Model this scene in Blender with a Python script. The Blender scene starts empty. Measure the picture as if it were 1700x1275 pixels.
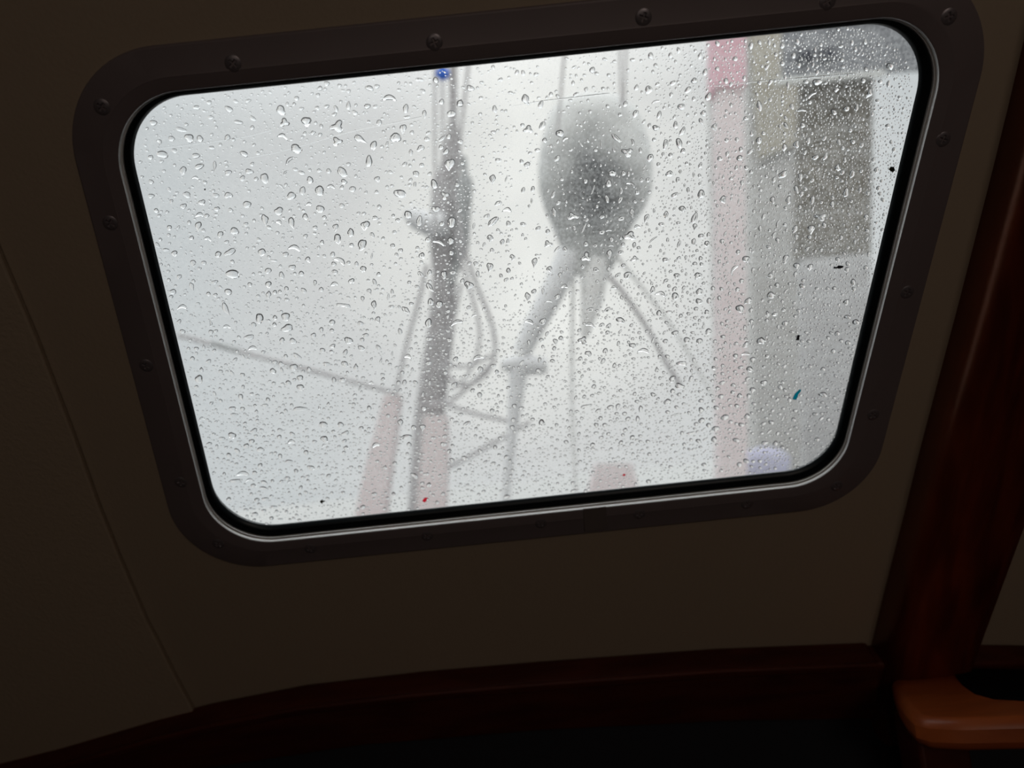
import bpy, bmesh, math, random
import numpy as np
from mathutils import Vector, Matrix

S = bpy.context.scene
COL = S.collection
R = math.radians

# ------------------------------------------------------------------ camera
FOCAL_PX = 1280.0
CX, CY = 850.0, 637.5
LEAN = R(35)                                   # the cabin side leans inboard at the top
WU = Vector((1, 0, 0))                         # along the cabin side
WW = Vector((0, -math.sin(LEAN), math.cos(LEAN)))   # up the cabin side
WN = Vector((0, -math.cos(LEAN), -math.sin(LEAN)))  # into the cabin
cu = Vector((1, .1045, 0)).normalized()
cd = Vector((17.9, -2302., -1280.))
cw = -(cd - cu * cd.dot(cu)).normalized()
cn = cu.cross(cw)
RW = Matrix((WU, WW, WN)).transposed()
RC = Matrix((cu, cw, cn))
ROT = RW @ RC
CAM = Vector((0, 0, 1.30))
cam_d = bpy.data.cameras.new('camera')
cam = bpy.data.objects.new('camera', cam_d)
COL.objects.link(cam)
cam.matrix_world = Matrix.Translation(CAM) @ ROT.to_4x4()
cam_d.sensor_width = 36
cam_d.lens = 36 * FOCAL_PX / 1700
cam_d.clip_start = .02
cam_d.clip_end = 300
cam_d.dof.use_dof = True
cam_d.dof.focus_distance = .43
cam_d.dof.aperture_fstop = 5.4
S.camera = cam


def ray(x, y):
    return ROT @ Vector(((x - CX) / FOCAL_PX, -(y - CY) / FOCAL_PX, -1.0))


P0 = CAM + ray(875, 100) * .38                 # a point of the cabin side's inner face


def on(x, y, h=0.):
    """point of the plane h metres inboard of the cabin side seen at pixel x, y"""
    r = ray(x, y)
    t = ((P0 + WN * h) - CAM).dot(WN) / r.dot(WN)
    return CAM + r * t


def uw(x, y, h=0.):
    d = on(x, y, h) - P0
    return (d.dot(WU), d.dot(WW))


def W3(u, w, h):
    return P0 + WU * u + WW * w + WN * h


def far(x, y, depth):
    return CAM + ray(x, y) * depth


# ------------------------------------------------------------------ view
S.view_settings.view_transform = 'Standard'
S.view_settings.look = 'None'
S.view_settings.gamma = 1
S.view_settings.use_curve_mapping = False
S.view_settings.exposure = 0.0
try:
    S.cycles.max_bounces = 12
    S.cycles.diffuse_bounces = 5
    S.cycles.glossy_bounces = 5
    S.cycles.transmission_bounces = 10
    S.cycles.transparent_max_bounces = 24
    S.cycles.use_denoising = True
except Exception:
    pass

# ------------------------------------------------------------------ world
wd = bpy.data.worlds.new('overcast')
S.world = wd
wd.use_nodes = True
nt = wd.node_tree
nt.nodes.clear()
N = nt.nodes.new
out = N('ShaderNodeOutputWorld')
bg = N('ShaderNodeBackground')
tc = N('ShaderNodeTexCoord')
glow = ray(900, 400).normalized()
dot = N('ShaderNodeVectorMath'); dot.operation = 'DOT_PRODUCT'
dot.inputs[1].default_value = glow
nrm = N('ShaderNodeVectorMath'); nrm.operation = 'NORMALIZE'
nt.links.new(tc.outputs['Generated'], nrm.inputs[0])
nt.links.new(nrm.outputs[0], dot.inputs[0])
noi = N('ShaderNodeTexNoise'); noi.inputs['Scale'].default_value = 5.0
noi.inputs['Detail'].default_value = 3
nt.links.new(nrm.outputs[0], noi.inputs['Vector'])
mad = N('ShaderNodeMath'); mad.operation = 'MULTIPLY_ADD'
mad.inputs[1].default_value = .05
nt.links.new(noi.outputs['Fac'], mad.inputs[0])
nt.links.new(dot.outputs['Value'], mad.inputs[2])
rmp = N('ShaderNodeValToRGB')
E = rmp.color_ramp.elements
E[0].position = .0; E[0].color = (.70, .71, .71, 1)
E[1].position = 1.0; E[1].color = (.93, .93, .90, 1)
for p, c in ((.50, (.68, .70, .71)), (.75, (.58, .61, .63)), (.90, (.60, .63, .645)), (.965, (.68, .685, .685)), (.995, (.84, .84, .815))):
    e = E.new(p); e.color = (*c, 1)
sub = N('ShaderNodeMath'); sub.operation = 'SUBTRACT'; sub.inputs[1].default_value = .025
nt.links.new(mad.outputs[0], sub.inputs[0])
nt.links.new(sub.outputs[0], rmp.inputs['Fac'])
nt.links.new(rmp.outputs['Color'], bg.inputs['Color'])
sxy = N('ShaderNodeSeparateXYZ')
nt.links.new(nrm.outputs[0], sxy.inputs[0])
zen = N('ShaderNodeMapRange'); zen.inputs['From Min'].default_value = .42; zen.inputs['From Max'].default_value = .80
zen.inputs['To Min'].default_value = 1.0; zen.inputs['To Max'].default_value = 2.7
nt.links.new(sxy.outputs['Z'], zen.inputs['Value'])
nt.links.new(zen.outputs[0], bg.inputs['Strength'])
nt.links.new(bg.outputs[0], out.inputs['Surface'])


# added fill lamp in front of the solid bulkhead behind the camera
hl = bpy.data.lights.new('back_fill_light', 'AREA')
hl.shape = 'RECTANGLE'
hl.size = .30; hl.size_y = .16
hl.energy = .40
hl.color = (1.0, .85, .73)
hlo = bpy.data.objects.new('back_fill_light', hl)
COL.objects.link(hlo)
hlo.location = (-.20, -1.285, 1.15)
hlo.rotation_euler = (R(90), 0, 0)


# second added fill lamp, behind the camera to the right, brightening the shelf
h2 = bpy.data.lights.new('right_fill_light', 'AREA')
h2.shape = 'RECTANGLE'
h2.size = .35; h2.size_y = .35
h2.energy = 1.1
h2.color = (1.0, .85, .73)
h2o = bpy.data.objects.new('right_fill_light', h2)
COL.objects.link(h2o)
h2o.location = (.38, -.80, 1.56)
h2o.rotation_euler = (Vector((.35, .50, 1.05)) - Vector((.38, -.80, 1.56))).to_track_quat('-Z', 'Y').to_euler()


# ------------------------------------------------------------------ materials
def mat(name, color, rough=.6, metal=0., coat=0., spec=.5, noise=None, bump=None, wood=None, emit=None):
    m = bpy.data.materials.new(name)
    m.use_nodes = True
    t = m.node_tree
    b = t.nodes['Principled BSDF']
    b.inputs['Base Color'].default_value = (*color, 1)
    b.inputs['Roughness'].default_value = rough
    b.inputs['Metallic'].default_value = metal
    b.inputs['Coat Weight'].default_value = coat
    b.inputs['Coat Roughness'].default_value = .15
    b.inputs['Specular IOR Level'].default_value = spec
    co = t.nodes.new('ShaderNodeTexCoord')
    if noise:
        sc, c2, amt = noise
        n = t.nodes.new('ShaderNodeTexNoise'); n.inputs['Scale'].default_value = sc; n.inputs['Detail'].default_value = 5
        mx = t.nodes.new('ShaderNodeMix'); mx.data_type = 'RGBA'
        mx.inputs[6].default_value = (*color, 1); mx.inputs[7].default_value = (*c2, 1)
        mu = t.nodes.new('ShaderNodeMath'); mu.operation = 'MULTIPLY'; mu.inputs[1].default_value = amt
        t.links.new(co.outputs['Object'], n.inputs['Vector'])
        t.links.new(n.outputs['Fac'], mu.inputs[0]); t.links.new(mu.outputs[0], mx.inputs[0])
        t.links.new(mx.outputs[2], b.inputs['Base Color'])
    if wood:
        mp = t.nodes.new('ShaderNodeMapping'); mp.inputs['Scale'].default_value = wood[0]
        mp.inputs['Rotation'].default_value = (0, 0, 0)
        n = t.nodes.new('ShaderNodeTexNoise'); n.inputs['Scale'].default_value = 1; n.inputs['Detail'].default_value = 6
        n.inputs['Distortion'].default_value = .6
        r = t.nodes.new('ShaderNodeValToRGB')
        r.color_ramp.elements[0].position = .3; r.color_ramp.elements[0].color = (*wood[1], 1)
        r.color_ramp.elements[1].position = .7; r.color_ramp.elements[1].color = (*color, 1)
        t.links.new(co.outputs['Object'], mp.inputs['Vector']); t.links.new(mp.outputs[0], n.inputs['Vector'])
        t.links.new(n.outputs['Fac'], r.inputs['Fac']); t.links.new(r.outputs['Color'], b.inputs['Base Color'])
    if bump:
        n = t.nodes.new('ShaderNodeTexNoise'); n.inputs['Scale'].default_value = bump[0]; n.inputs['Detail'].default_value = 4
        bp = t.nodes.new('ShaderNodeBump'); bp.inputs['Strength'].default_value = bump[1]; bp.inputs['Distance'].default_value = bump[2]
        t.links.new(co.outputs['Object'], n.inputs['Vector']); t.links.new(n.outputs['Fac'], bp.inputs['Height'])
        t.links.new(bp.outputs[0], b.inputs['Normal'])
    return m


M = {}
M['vinyl'] = mat('cream_vinyl', (.45, .35, .255), .62, bump=(420, .35, .0006), noise=(3, (.40, .33, .24), .6))
M['vinyl2'] = mat('cream_vinyl_side', (.49, .385, .28), .6, bump=(330, .6, .0008), noise=(3, (.44, .36, .26), .6))
M['ceil'] = mat('cream_liner', (.50, .44, .36), .7, bump=(300, .3, .0005))
M['mahog'] = mat('varnished_mahogany', (.10, .018, .007), .5, spec=.25, wood=((14, 60, 60), (.05, .008, .004)))
M['mahog_v'] = mat('varnished_mahogany_upright', (.17, .034, .010), .33, coat=.6, spec=1.0, wood=((90, 12, 12), (.045, .008, .004)))
M['mahog_v'].node_tree.nodes['Principled BSDF'].inputs['Specular Tint'].default_value = (1.0, .42, .16, 1)
M['mahog_v'].node_tree.nodes['Principled BSDF'].inputs['Coat Tint'].default_value = (1.0, .62, .35, 1)
M['mahog_v'].node_tree.nodes['Principled BSDF'].inputs['Coat Roughness'].default_value = .30
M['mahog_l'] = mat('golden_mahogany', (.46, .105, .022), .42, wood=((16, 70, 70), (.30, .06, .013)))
M['dark'] = mat('shade_black_lining', (.012, .012, .018), .85, bump=(500, .4, .0008))  # near-black colour stands in for the shade of the space under the band
M['black'] = mat('well_shade_black', (.002, .002, .003), .9, spec=.1)
M['sole'] = mat('teak_floor', (.10, .05, .025), .5, wood=((5, 60, 5), (.05, .022, .012)))
M['frame'] = mat('bronze_frame', (.25, .205, .21), .45, metal=.15, bump=(260, .08, .0003), noise=(25, (.20, .165, .17), .7))
M['tape'] = mat('dark_tape', (.17, .14, .13), .6)
M['rim'] = mat('bright_aluminium', (.95, .955, .95), .28, metal=.35, noise=(60, (.86, .87, .86), .5))
M['rubber'] = mat('black_rubber', (.0035, .0065, .008), .38, bump=(180, .15, .0004), spec=.35)
M['screw'] = mat('steel_screw', (.30, .27, .29), .4, metal=.6)
M['alu'] = mat('weathered_mast', (.47, .45, .455), .6, metal=.0, noise=(16, (.30, .28, .285), .8))
M['rope'] = mat('grey_rope', (.50, .48, .49), .85, noise=(40, (.5, .48, .49), .7))
M['ropelt'] = mat('pale_rope', (.88, .88, .87), .85)
M['bag'] = mat('grey_fabric', (.52, .53, .53), .9, noise=(9, (.26, .27, .275), .95), bump=(40, .5, .004))
M['bag2'] = mat('dark_cored_grey_fabric', (.58, .59, .59), .9, bump=(40, .5, .004))
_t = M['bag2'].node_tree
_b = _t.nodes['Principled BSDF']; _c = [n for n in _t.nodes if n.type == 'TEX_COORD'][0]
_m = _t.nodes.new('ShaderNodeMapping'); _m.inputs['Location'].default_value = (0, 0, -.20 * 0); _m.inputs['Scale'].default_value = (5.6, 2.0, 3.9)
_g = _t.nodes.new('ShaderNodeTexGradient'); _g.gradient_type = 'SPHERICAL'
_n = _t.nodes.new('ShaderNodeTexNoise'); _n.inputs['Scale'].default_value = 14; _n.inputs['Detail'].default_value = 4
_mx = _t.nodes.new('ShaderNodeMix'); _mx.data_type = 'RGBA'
_mx.inputs[6].default_value = (.80, .81, .80, 1); _mx.inputs[7].default_value = (.14, .145, .15, 1)  # fabric colour darkens towards the middle of the bag
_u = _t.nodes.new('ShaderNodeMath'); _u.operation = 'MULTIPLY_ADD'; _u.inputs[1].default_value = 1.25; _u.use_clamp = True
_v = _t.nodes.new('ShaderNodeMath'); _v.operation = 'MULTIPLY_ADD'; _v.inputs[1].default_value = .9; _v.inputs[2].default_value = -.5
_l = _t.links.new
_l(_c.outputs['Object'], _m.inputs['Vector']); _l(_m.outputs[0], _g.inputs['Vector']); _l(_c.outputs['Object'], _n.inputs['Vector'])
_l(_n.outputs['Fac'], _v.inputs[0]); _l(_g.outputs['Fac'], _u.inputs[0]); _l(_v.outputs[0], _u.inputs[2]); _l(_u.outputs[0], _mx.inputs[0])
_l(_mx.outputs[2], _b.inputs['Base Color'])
CORE_MAP = _m
M['greymetal'] = mat('grey_bracket', (.76, .765, .78), .6)
M['red'] = mat('hazed_red_paint', (.80, .69, .69), .7, noise=(5, (.82, .73, .73), .6))  # red paled in the colour itself to stand in for mist
M['redd'] = mat('red_paint', (.76, .46, .52), .7)
M['brown'] = mat('brown_boards', (.34, .31, .26), .85, noise=(7, (.05, .045, .035), 1.0))
M['slate'] = mat('slate_roof', (.36, .37, .39), .8, noise=(9, (.07, .07, .08), 1.0))
M['palegrey'] = mat('pale_render', (.64, .63, .63), .9, noise=(1.8, (.42, .41, .41), .9))
M['beige'] = mat('pale_beige_render', (.68, .66, .64), .9, noise=(1.5, (.58, .57, .55), .9))
M['parapet'] = mat('beige_render', (.56, .51, .42), .9, noise=(2.5, (.46, .43, .36), .9))
M['navyglass'] = mat('dark_panes', (.02, .022, .04), .3)
M['white'] = mat('white_board', (.8, .8, .77), .7)
M['deck'] = mat('weathered_teak_deck', (.07, .065, .06), .5, bump=(60, .4, .002))
M['ground'] = mat('wet_quay', (.15, .155, .16), .65, noise=(.5, (.08, .085, .09), .9))
M['apron'] = mat('pale_concrete', (.50, .50, .49), .9, noise=(.2, (.44, .44, .43), .9))
M['hull'] = mat('dark_hull', (.05, .055, .06), .5, noise=(1, (.08, .08, .08), .6))
M['blue'] = mat('blue_cloth', (.02, .16, .80), .8)
M['lilac'] = mat('lilac_glow', (.50, .50, .64), .8)


def water_mat():
    m = bpy.data.materials.new('clear_water')
    m.use_nodes = True
    t = m.node_tree; t.nodes.clear()
    o = t.nodes.new('ShaderNodeOutputMaterial')
    g = t.nodes.new('ShaderNodeBsdfGlass'); g.inputs['IOR'].default_value = 1.33; g.inputs['Roughness'].default_value = 0.0
    t.links.new(g.outputs[0], o.inputs['Surface'])
    return m


def pane_mat():
    """clear acrylic, misted on one face: most light passes straight, part is scattered by the mist"""
    m = bpy.data.materials.new('misted_acrylic')
    m.use_nodes = True
    t = m.node_tree; t.nodes.clear()
    o = t.nodes.new('ShaderNodeOutputMaterial')
    tr = t.nodes.new('ShaderNodeBsdfTransparent'); tr.inputs[0].default_value = (.985, .99, .99, 1)
    tl = t.nodes.new('ShaderNodeBsdfTranslucent'); tl.inputs[0].default_value = (.93, .94, .93, 1)
    gl = t.nodes.new('ShaderNodeBsdfGlossy'); gl.inputs['Roughness'].default_value = .05
    co = t.nodes.new('ShaderNodeTexCoord')
    big = t.nodes.new('ShaderNodeTexNoise'); big.inputs['Scale'].default_value = 7; big.inputs['Detail'].default_value = 4
    fine = t.nodes.new('ShaderNodeTexNoise'); fine.inputs['Scale'].default_value = 620; fine.inputs['Detail'].default_value = 3
    fine.inputs['Roughness'].default_value = .65
    # wipe streaks: noise stretched along the pane
    mp = t.nodes.new('ShaderNodeMapping'); mp.inputs['Scale'].default_value = (9, 150, 9); mp.inputs['Rotation'].default_value = (0, 0, R(-9))
    st = t.nodes.new('ShaderNodeTexNoise'); st.inputs['Scale'].default_value = 1; st.inputs['Detail'].default_value = 5
    for n in (big, fine):
        t.links.new(co.outputs['Object'], n.inputs['Vector'])
    t.links.new(co.outputs['Object'], mp.inputs['Vector']); t.links.new(mp.outputs[0], st.inputs['Vector'])
    def mth(op, a, b, c=None):
        n = t.nodes.new('ShaderNodeMath'); n.operation = op
        for i, v in enumerate((a, b, c)):
            if v is None: continue
            if isinstance(v, (int, float)): n.inputs[i].default_value = v
            else: t.links.new(v, n.inputs[i])
        return n.outputs[0]
    f1 = mth('MULTIPLY_ADD', big.outputs['Fac'], .18, .01)
    f2 = mth('SUBTRACT', fine.outputs['Fac'], .5)
    f2 = mth('MULTIPLY_ADD', f2, .75, f1)
    f3 = mth('SUBTRACT', st.outputs['Fac'], .5)
    f3 = mth('MULTIPLY_ADD', f3, .35, f2)
    cl = t.nodes.new('ShaderNodeClamp'); cl.inputs[1].default_value = .02; cl.inputs[2].default_value = .75
    t.links.new(f3, cl.inputs[0])
    mx = t.nodes.new('ShaderNodeMixShader')
    t.links.new(cl.outputs[0], mx.inputs[0]); t.links.new(tr.outputs[0], mx.inputs[1]); t.links.new(tl.outputs[0], mx.inputs[2])
    m2 = t.nodes.new('ShaderNodeMixShader'); m2.inputs[0].default_value = .03
    t.links.new(mx.outputs[0], m2.inputs[1]); t.links.new(gl.outputs[0], m2.inputs[2])
    t.links.new(m2.outputs[0], o.inputs['Surface'])
    return m


M['water'] = water_mat()
M['pane'] = pane_mat()


# ------------------------------------------------------------------ helpers
def tag(o, label=None, cat=None, group=None, kind=None):
    if label: o['label'] = label
    if cat: o['category'] = cat
    if group: o['group'] = group
    if kind: o['kind'] = kind
    return o


def empty(name, loc):
    o = bpy.data.objects.new(name, None)
    o.empty_display_size = .02
    o.location = loc
    COL.objects.link(o)
    return o


def mesh(name, verts, faces, m, parent=None, smooth=True, bevel=0, sharp=None):
    """verts in world space; the object's origin stays at the parent's or at the mesh's centre"""
    V = [Vector(v) for v in verts]
    if parent is not None:
        org = Vector(parent.location)
        while parent.parent is not None and False: pass
        org = PIV.get(parent.name, org)
    else:
        org = sum(V, Vector()) / len(V)
    me = bpy.data.meshes.new(name)
    me.from_pydata([tuple(v - org) for v in V], [], faces)
    me.materials.append(m)
    if smooth:
        me.polygons.foreach_set('use_smooth', [True] * len(me.polygons))
        me.set_sharp_from_angle(angle=R(sharp or 38))
    me.update()
    o = bpy.data.objects.new(name, me)
    COL.objects.link(o)
    if parent is None:
        o.location = org
        PIV[o.name] = org
    else:
        o.parent = parent
        PIV[o.name] = org
    if bevel:
        b = o.modifiers.new('bevel', 'BEVEL'); b.width = bevel; b.segments = 3; b.limit_method = 'ANGLE'; b.angle_limit = R(40)
    return o


PIV = {}


def box(name, lo, hi, m, parent=None, bevel=0, rot=None):
    x0, y0, z0 = lo; x1, y1, z1 = hi
    v = [(x0, y0, z0), (x1, y0, z0), (x1, y1, z0), (x0, y1, z0), (x0, y0, z1), (x1, y0, z1), (x1, y1, z1), (x0, y1, z1)]
    if rot:
        v = [tuple(rot @ Vector(p)) for p in v]
    f = [(0, 3, 2, 1), (4, 5, 6, 7), (0, 1, 5, 4), (1, 2, 6, 5), (2, 3, 7, 6), (3, 0, 4, 7)]
    return mesh(name, v, f, m, parent, smooth=bool(bevel), bevel=bevel)


def prism(name, pts2, h0, h1, m, parent=None, bevel=0):
    """polygon in wall coordinates (u, w) given a real thickness from h0 to h1"""
    n = len(pts2)
    v = [W3(u, w, h0) for u, w in pts2] + [W3(u, w, h1) for u, w in pts2]
    f = [tuple(range(n - 1, -1, -1)), tuple(range(n, 2 * n))] + [(i, (i + 1) % n, n + (i + 1) % n, n + i) for i in range(n)]
    me = mesh(name, v, f, m, parent, smooth=bool(bevel), bevel=bevel)
    bm = bmesh.new(); bm.from_mesh(me.data); bmesh.ops.recalc_face_normals(bm, faces=bm.faces[:]); bm.to_mesh(me.data); bm.free()
    return me


def tube_vf(pts, rads, seg=12, closed=False):
    P = [Vector(p) for p in pts]
    n = len(P)
    if not isinstance(rads, (list, tuple)): rads = [rads] * n
    vs, fs = [], []
    up = Vector((.3, .9, .1)).normalized()
    for i in range(n):
        t = (P[min(i + 1, n - 1)] - P[max(i - 1, 0)]).normalized()
        a = up - t * up.dot(t)
        a.normalize(); b = t.cross(a); up = a
        for k in range(seg):
            q = 2 * math.pi * k / seg
            vs.append(P[i] + (a * math.cos(q) + b * math.sin(q)) * rads[i])
    for i in range(n - 1):
        for k in range(seg):
            k2 = (k + 1) % seg
            fs.append((i * seg + k, i * seg + k2, (i + 1) * seg + k2, (i + 1) * seg + k))
    fs.append(tuple(range(seg - 1, -1, -1)))
    fs.append(tuple((n - 1) * seg + k for k in range(seg)))
    return vs, fs


def tube(name, pts, rads, m, parent=None, seg=12):
    v, f = tube_vf(pts, rads, seg)
    return mesh(name, v, f, m, parent, sharp=50)


def spline(ctrl, n=40):
    """Catmull-Rom through the control points"""
    P = [Vector(c) for c in ctrl]
    P = [P[0] * 2 - P[1]] + P + [P[-1] * 2 - P[-2]]
    res = []
    segs = len(P) - 3
    for i in range(n + 1):
        t = i / n * segs
        k = min(int(t), segs - 1); t -= k
        a, b, c, d = P[k:k + 4]
        res.append(.5 * ((2 * b) + (c - a) * t + (2 * a - 5 * b + 4 * c - d) * t * t + (3 * b - a - 3 * c + d) * t ** 3))
    return res


# ------------------------------------------------------------------ rounded window outlines
def line_x(a, b):      # two points -> line through them
    return (Vector((a[0], a[1])), Vector((b[0], b[1])))


def inter(l1, l2):
    p, p2 = l1; q, q2 = l2
    r = p2 - p; s = q2 - q
    t = ((q - p).x * s.y - (q - p).y * s.x) / (r.x * s.y - r.y * s.x)
    return p + r * t


def loop(top, right, bottom, left, h, radii, ns=14, na=18):
    """four pixel lines -> rounded outline in wall coordinates on the plane h"""
    cr = [inter(left, top), inter(top, right), inter(right, bottom), inter(bottom, left)]
    C = [Vector(uw(c.x, c.y, h)) for c in cr]
    out = []
    arcs = []
    for i in range(4):
        p, a, b = C[i], C[i - 1], C[(i + 1) % 4]
        da = (a - p).normalized(); db = (b - p).normalized()
        half = math.acos(max(-1, min(1, da.dot(db)))) / 2
        r = radii[i]
        tl = r / math.tan(half)
        cen = p + (da + db).normalized() * (r / math.sin(half))
        s = p + da * tl; e = p + db * tl
        a0 = math.atan2(s.y - cen.y, s.x - cen.x); a1 = math.atan2(e.y - cen.y, e.x - cen.x)
        d = (a1 - a0 + math.pi) % (2 * math.pi) - math.pi
        arcs.append([cen + Vector((math.cos(a0 + d * k / na), math.sin(a0 + d * k / na))) * r for k in range(na + 1)])
    for i in range(4):
        out += arcs[i]
        s, e = arcs[i][-1], arcs[(i + 1) % 4][0]
        out += [s.lerp(e, k / ns) for k in range(1, ns)]
    return out


F_H, G_H = .003, -.003
Floop = loop(line_x((600, 119), (1100, 67)), line_x((1481.5, 450), (1433.5, 640)),
             line_x((550, 890), (1050, 837.5)), line_x((222, 375), (305, 703)), F_H, (.040, .036, .036, .038))
Gloop = loop(line_x((600, 128), (1100, 76)), line_x((1495, 265), (1407, 640)),
             line_x((550, 862), (1050, 809.5)), line_x((248.5, 375), (327, 700)), G_H, (.036, .032, .032, .034))
Oloop = loop(line_x((600, 39), (1100, -13)), line_x((1598, 230), (1474, 700)),
             line_x((550, 926), (1300, 849)), line_x((120, 240), (270, 803)), 0.0, (.055, .050, .050, .052))
NL = len(Floop)


def lerp_loop(A, B, t):
    return [a.lerp(b, t) for a, b in zip(A, B)]


def ring(name, rows, m, parent=None, sharp=30, close=False):
    """rows: list of (loop, h) -> lofted band"""
    vs = [W3(p.x, p.y, h) for L, h in rows for p in L]
    k = len(rows)
    fs = []
    for i in range(k if close else k - 1):
        j = (i + 1) % k
        for q in range(NL):
            q2 = (q + 1) % NL
            fs.append((i * NL + q, i * NL + q2, j * NL + q2, j * NL + q))
    return mesh(name, vs, fs, m, parent, sharp=sharp)


def flip_to(o, toward_h=True):
    bm = bmesh.new(); bm.from_mesh(o.data); bmesh.ops.recalc_face_normals(bm, faces=bm.faces[:]); bm.to_mesh(o.data); bm.free()


# ------------------------------------------------------------------ cabin shell (the setting)
def wall_rect_pt(p, u0, u1, w0, w1, cen):
    d = p - cen
    t = 1e9
    if d.x > 1e-9: t = min(t, (u1 - cen.x) / d.x)
    if d.x < -1e-9: t = min(t, (u0 - cen.x) / d.x)
    if d.y > 1e-9: t = min(t, (w1 - cen.y) / d.y)
    if d.y < -1e-9: t = min(t, (w0 - cen.y) / d.y)
    return cen + d * t


HOLE = lerp_loop(Floop, Oloop, .85)
cen = sum(HOLE, Vector((0, 0))) / NL
CEIL_Z = 1.62
w_top = (CEIL_Z + .02 - P0.z) / WW.z
w_bot = uw(850, 1206)[1]
RECT = [wall_rect_pt(p, -.95, 1.0, w_bot, w_top, cen) for p in HOLE]
# snap the nearest rectangle samples to the true corners
for c in ((-.95, w_bot), (-.95, w_top), (1.0, w_bot), (1.0, w_top)):
    c = Vector(c)
    i = min(range(NL), key=lambda k: (RECT[k] - c).length)
    RECT[i] = c
wall = ring('wall_port', [(HOLE, 0.0), (RECT, 0.0), (RECT, -.012), (HOLE, -.012)], M['vinyl'], close=True, sharp=30)
flip_to(wall)
tag(wall, 'cream vinyl covered cabin side leaning in around the window', kind='structure')

yb = W3(0, w_bot, 0).y
zb = W3(0, w_bot, 0).z
tag(box('wall_lower', (-1.0, yb - .01, -.05), (1.05, yb + .03, zb + .02), M['dark']), 'lining below the mahogany band, shade put into its near-black colour', kind='structure')
tag(box('wall_back', (-1.0, -1.34, -.05), (1.05, -1.30, CEIL_Z + .05), M['mahog']), 'mahogany bulkhead behind the viewer', kind='structure')
tag(box('wall_left', (-1.0, -1.34, -.05), (-.96, yb + .06, CEIL_Z + .05), M['mahog']), 'mahogany bulkhead at the left end of the cabin', kind='structure')
tag(box('wall_right', (1.01, -1.34, -.05), (1.05, yb + .06, CEIL_Z + .05), M['mahog']), 'mahogany bulkhead at the right end of the cabin', kind='structure')
tag(box('floor', (-1.0, -1.34, -.05), (1.05, yb + .06, 0), M['sole']), 'teak cabin sole', kind='structure')
tag(box('ceiling', (-1.0, -1.34, CEIL_Z), (1.05, W3(0, w_top, 0).y + .004, CEIL_Z + .03), M['ceil']), 'cream lined deckhead', kind='structure')

# left vinyl panel: a second sheet laid over the first, its edge is the seam
seam = [(-60, 262), (0, 415), (60, 556), (120, 712), (165, 838), (200, 925), (228, 990), (245, 1030), (262, 1062), (290, 1118), (330, 1192), (370, 1275)]
sp = [uw(x, y, .0025) for x, y in seam]
pts = sp + [(sp[-1][0], uw(60, 1330)[1]), (-.93, uw(60, 1330)[1]), (-.93, sp[0][1] + .25), (sp[0][0] - .06, sp[0][1] + .25)]
pl = prism('wall_left_panel', pts, .0002, .0048, M['vinyl2'], bevel=.0012)
tag(pl, 'cream vinyl panel left of the window, lapped over at a slanting seam', kind='structure')
pl.name = 'trim_1'

# mahogany post to the right of the window, a rounded inner arris
def post():
    ys = [-60, 10, 82, 176, 282, 412, 498, 600, 740, 850, 990, 1090, 1150, 1230]
    lx = [1730, 1713, 1696, 1674, 1648, 1615, 1593, 1566, 1529, 1502, 1466, 1442, 1428, 1410]
    vs, fs = [], []
    prof = [(0, 0), (.0, .006), (.005, .016)]
    for k in range(1, 12):
        a = math.pi / 2 * k / 12
        prof.append((.005 + .245 * (1 - math.cos(a)), .016 + .016 * math.sin(a)))
    prof += [(.27, .032), (.5, .0325), (.8, .032), (.95, .030), (.995, .026), (1, .012), (1, 0)]
    prof.append((1, -.004)); prof.append((0, -.004))
    n = len(prof)
    for y, x in zip(ys, lx):
        xr = 1700 - .343 * (y - 719)
        a = Vector(uw(x, y)); b = Vector(uw(xr, y))
        for t, h in prof:
            p = a.lerp(b, t)
            vs.append(W3(p.x, p.y, max(h, -.004) if h > 0 else (.0001 if h == 0 else -.0)))
    for i in range(len(ys) - 1):
        for k in range(n):
            k2 = (k + 1) % n
            fs.append((i * n + k, i * n + k2, (i + 1) * n + k2, (i + 1) * n + k))
    fs.append(tuple(range(n))); fs.append(tuple((len(ys) - 1) * n + k for k in range(n - 1, -1, -1)))
    o = mesh('trim_2', vs, fs, M['mahog_v'], sharp=50)
    flip_to(o)
    return tag(o, 'varnished mahogany post right of the window with a rounded edge', kind='structure')


post()

# mahogany band under the panels, and the narrower one right of the post
top = [(-60, 1312), (85, 1276), (250, 1228), (340, 1206), (500, 1175), (700, 1152), (900, 1135), (1200, 1113), (1440, 1103), (1460, 1102)]
low = [(1460, 1196), (1200, 1200), (900, 1215), (600, 1240), (300, 1285), (-60, 1345)]
o = prism('trim_3', [uw(x, y, .022) for x, y in top] + [uw(x, y, .022) for x, y in low], .0, .022, M['mahog'], bevel=.003)
tag(o, 'dark mahogany band curving along the foot of the cream panels', kind='structure')
o = prism('trim_6', [uw(x, y, .026) for x, y in [(p[0], p[1] + 2) for p in top]] + [uw(x, y, .026) for x, y in reversed([(p[0], p[1] + 13) for p in top])], .0221, .026, M['mahog'], bevel=.0015)
tag(o, 'thin mahogany bead along the top of the dark band', kind='structure')
o = prism('trim_4', [uw(x, y, .02) for x, y in [(1440, 1104), (1570, 1101), (1700, 1102), (1800, 1104), (1800, 1150), (1440, 1150)]], .0, .0199, M['mahog'], bevel=.003)
tag(o, 'dark mahogany strip below the cream panel right of the post', kind='structure')

# mahogany shelf corner with a fiddle rail, lower right
def plane_z(x, y, z):
    r = ray(x, y); t = (z - CAM.z) / r.z
    return CAM + r * t


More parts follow.
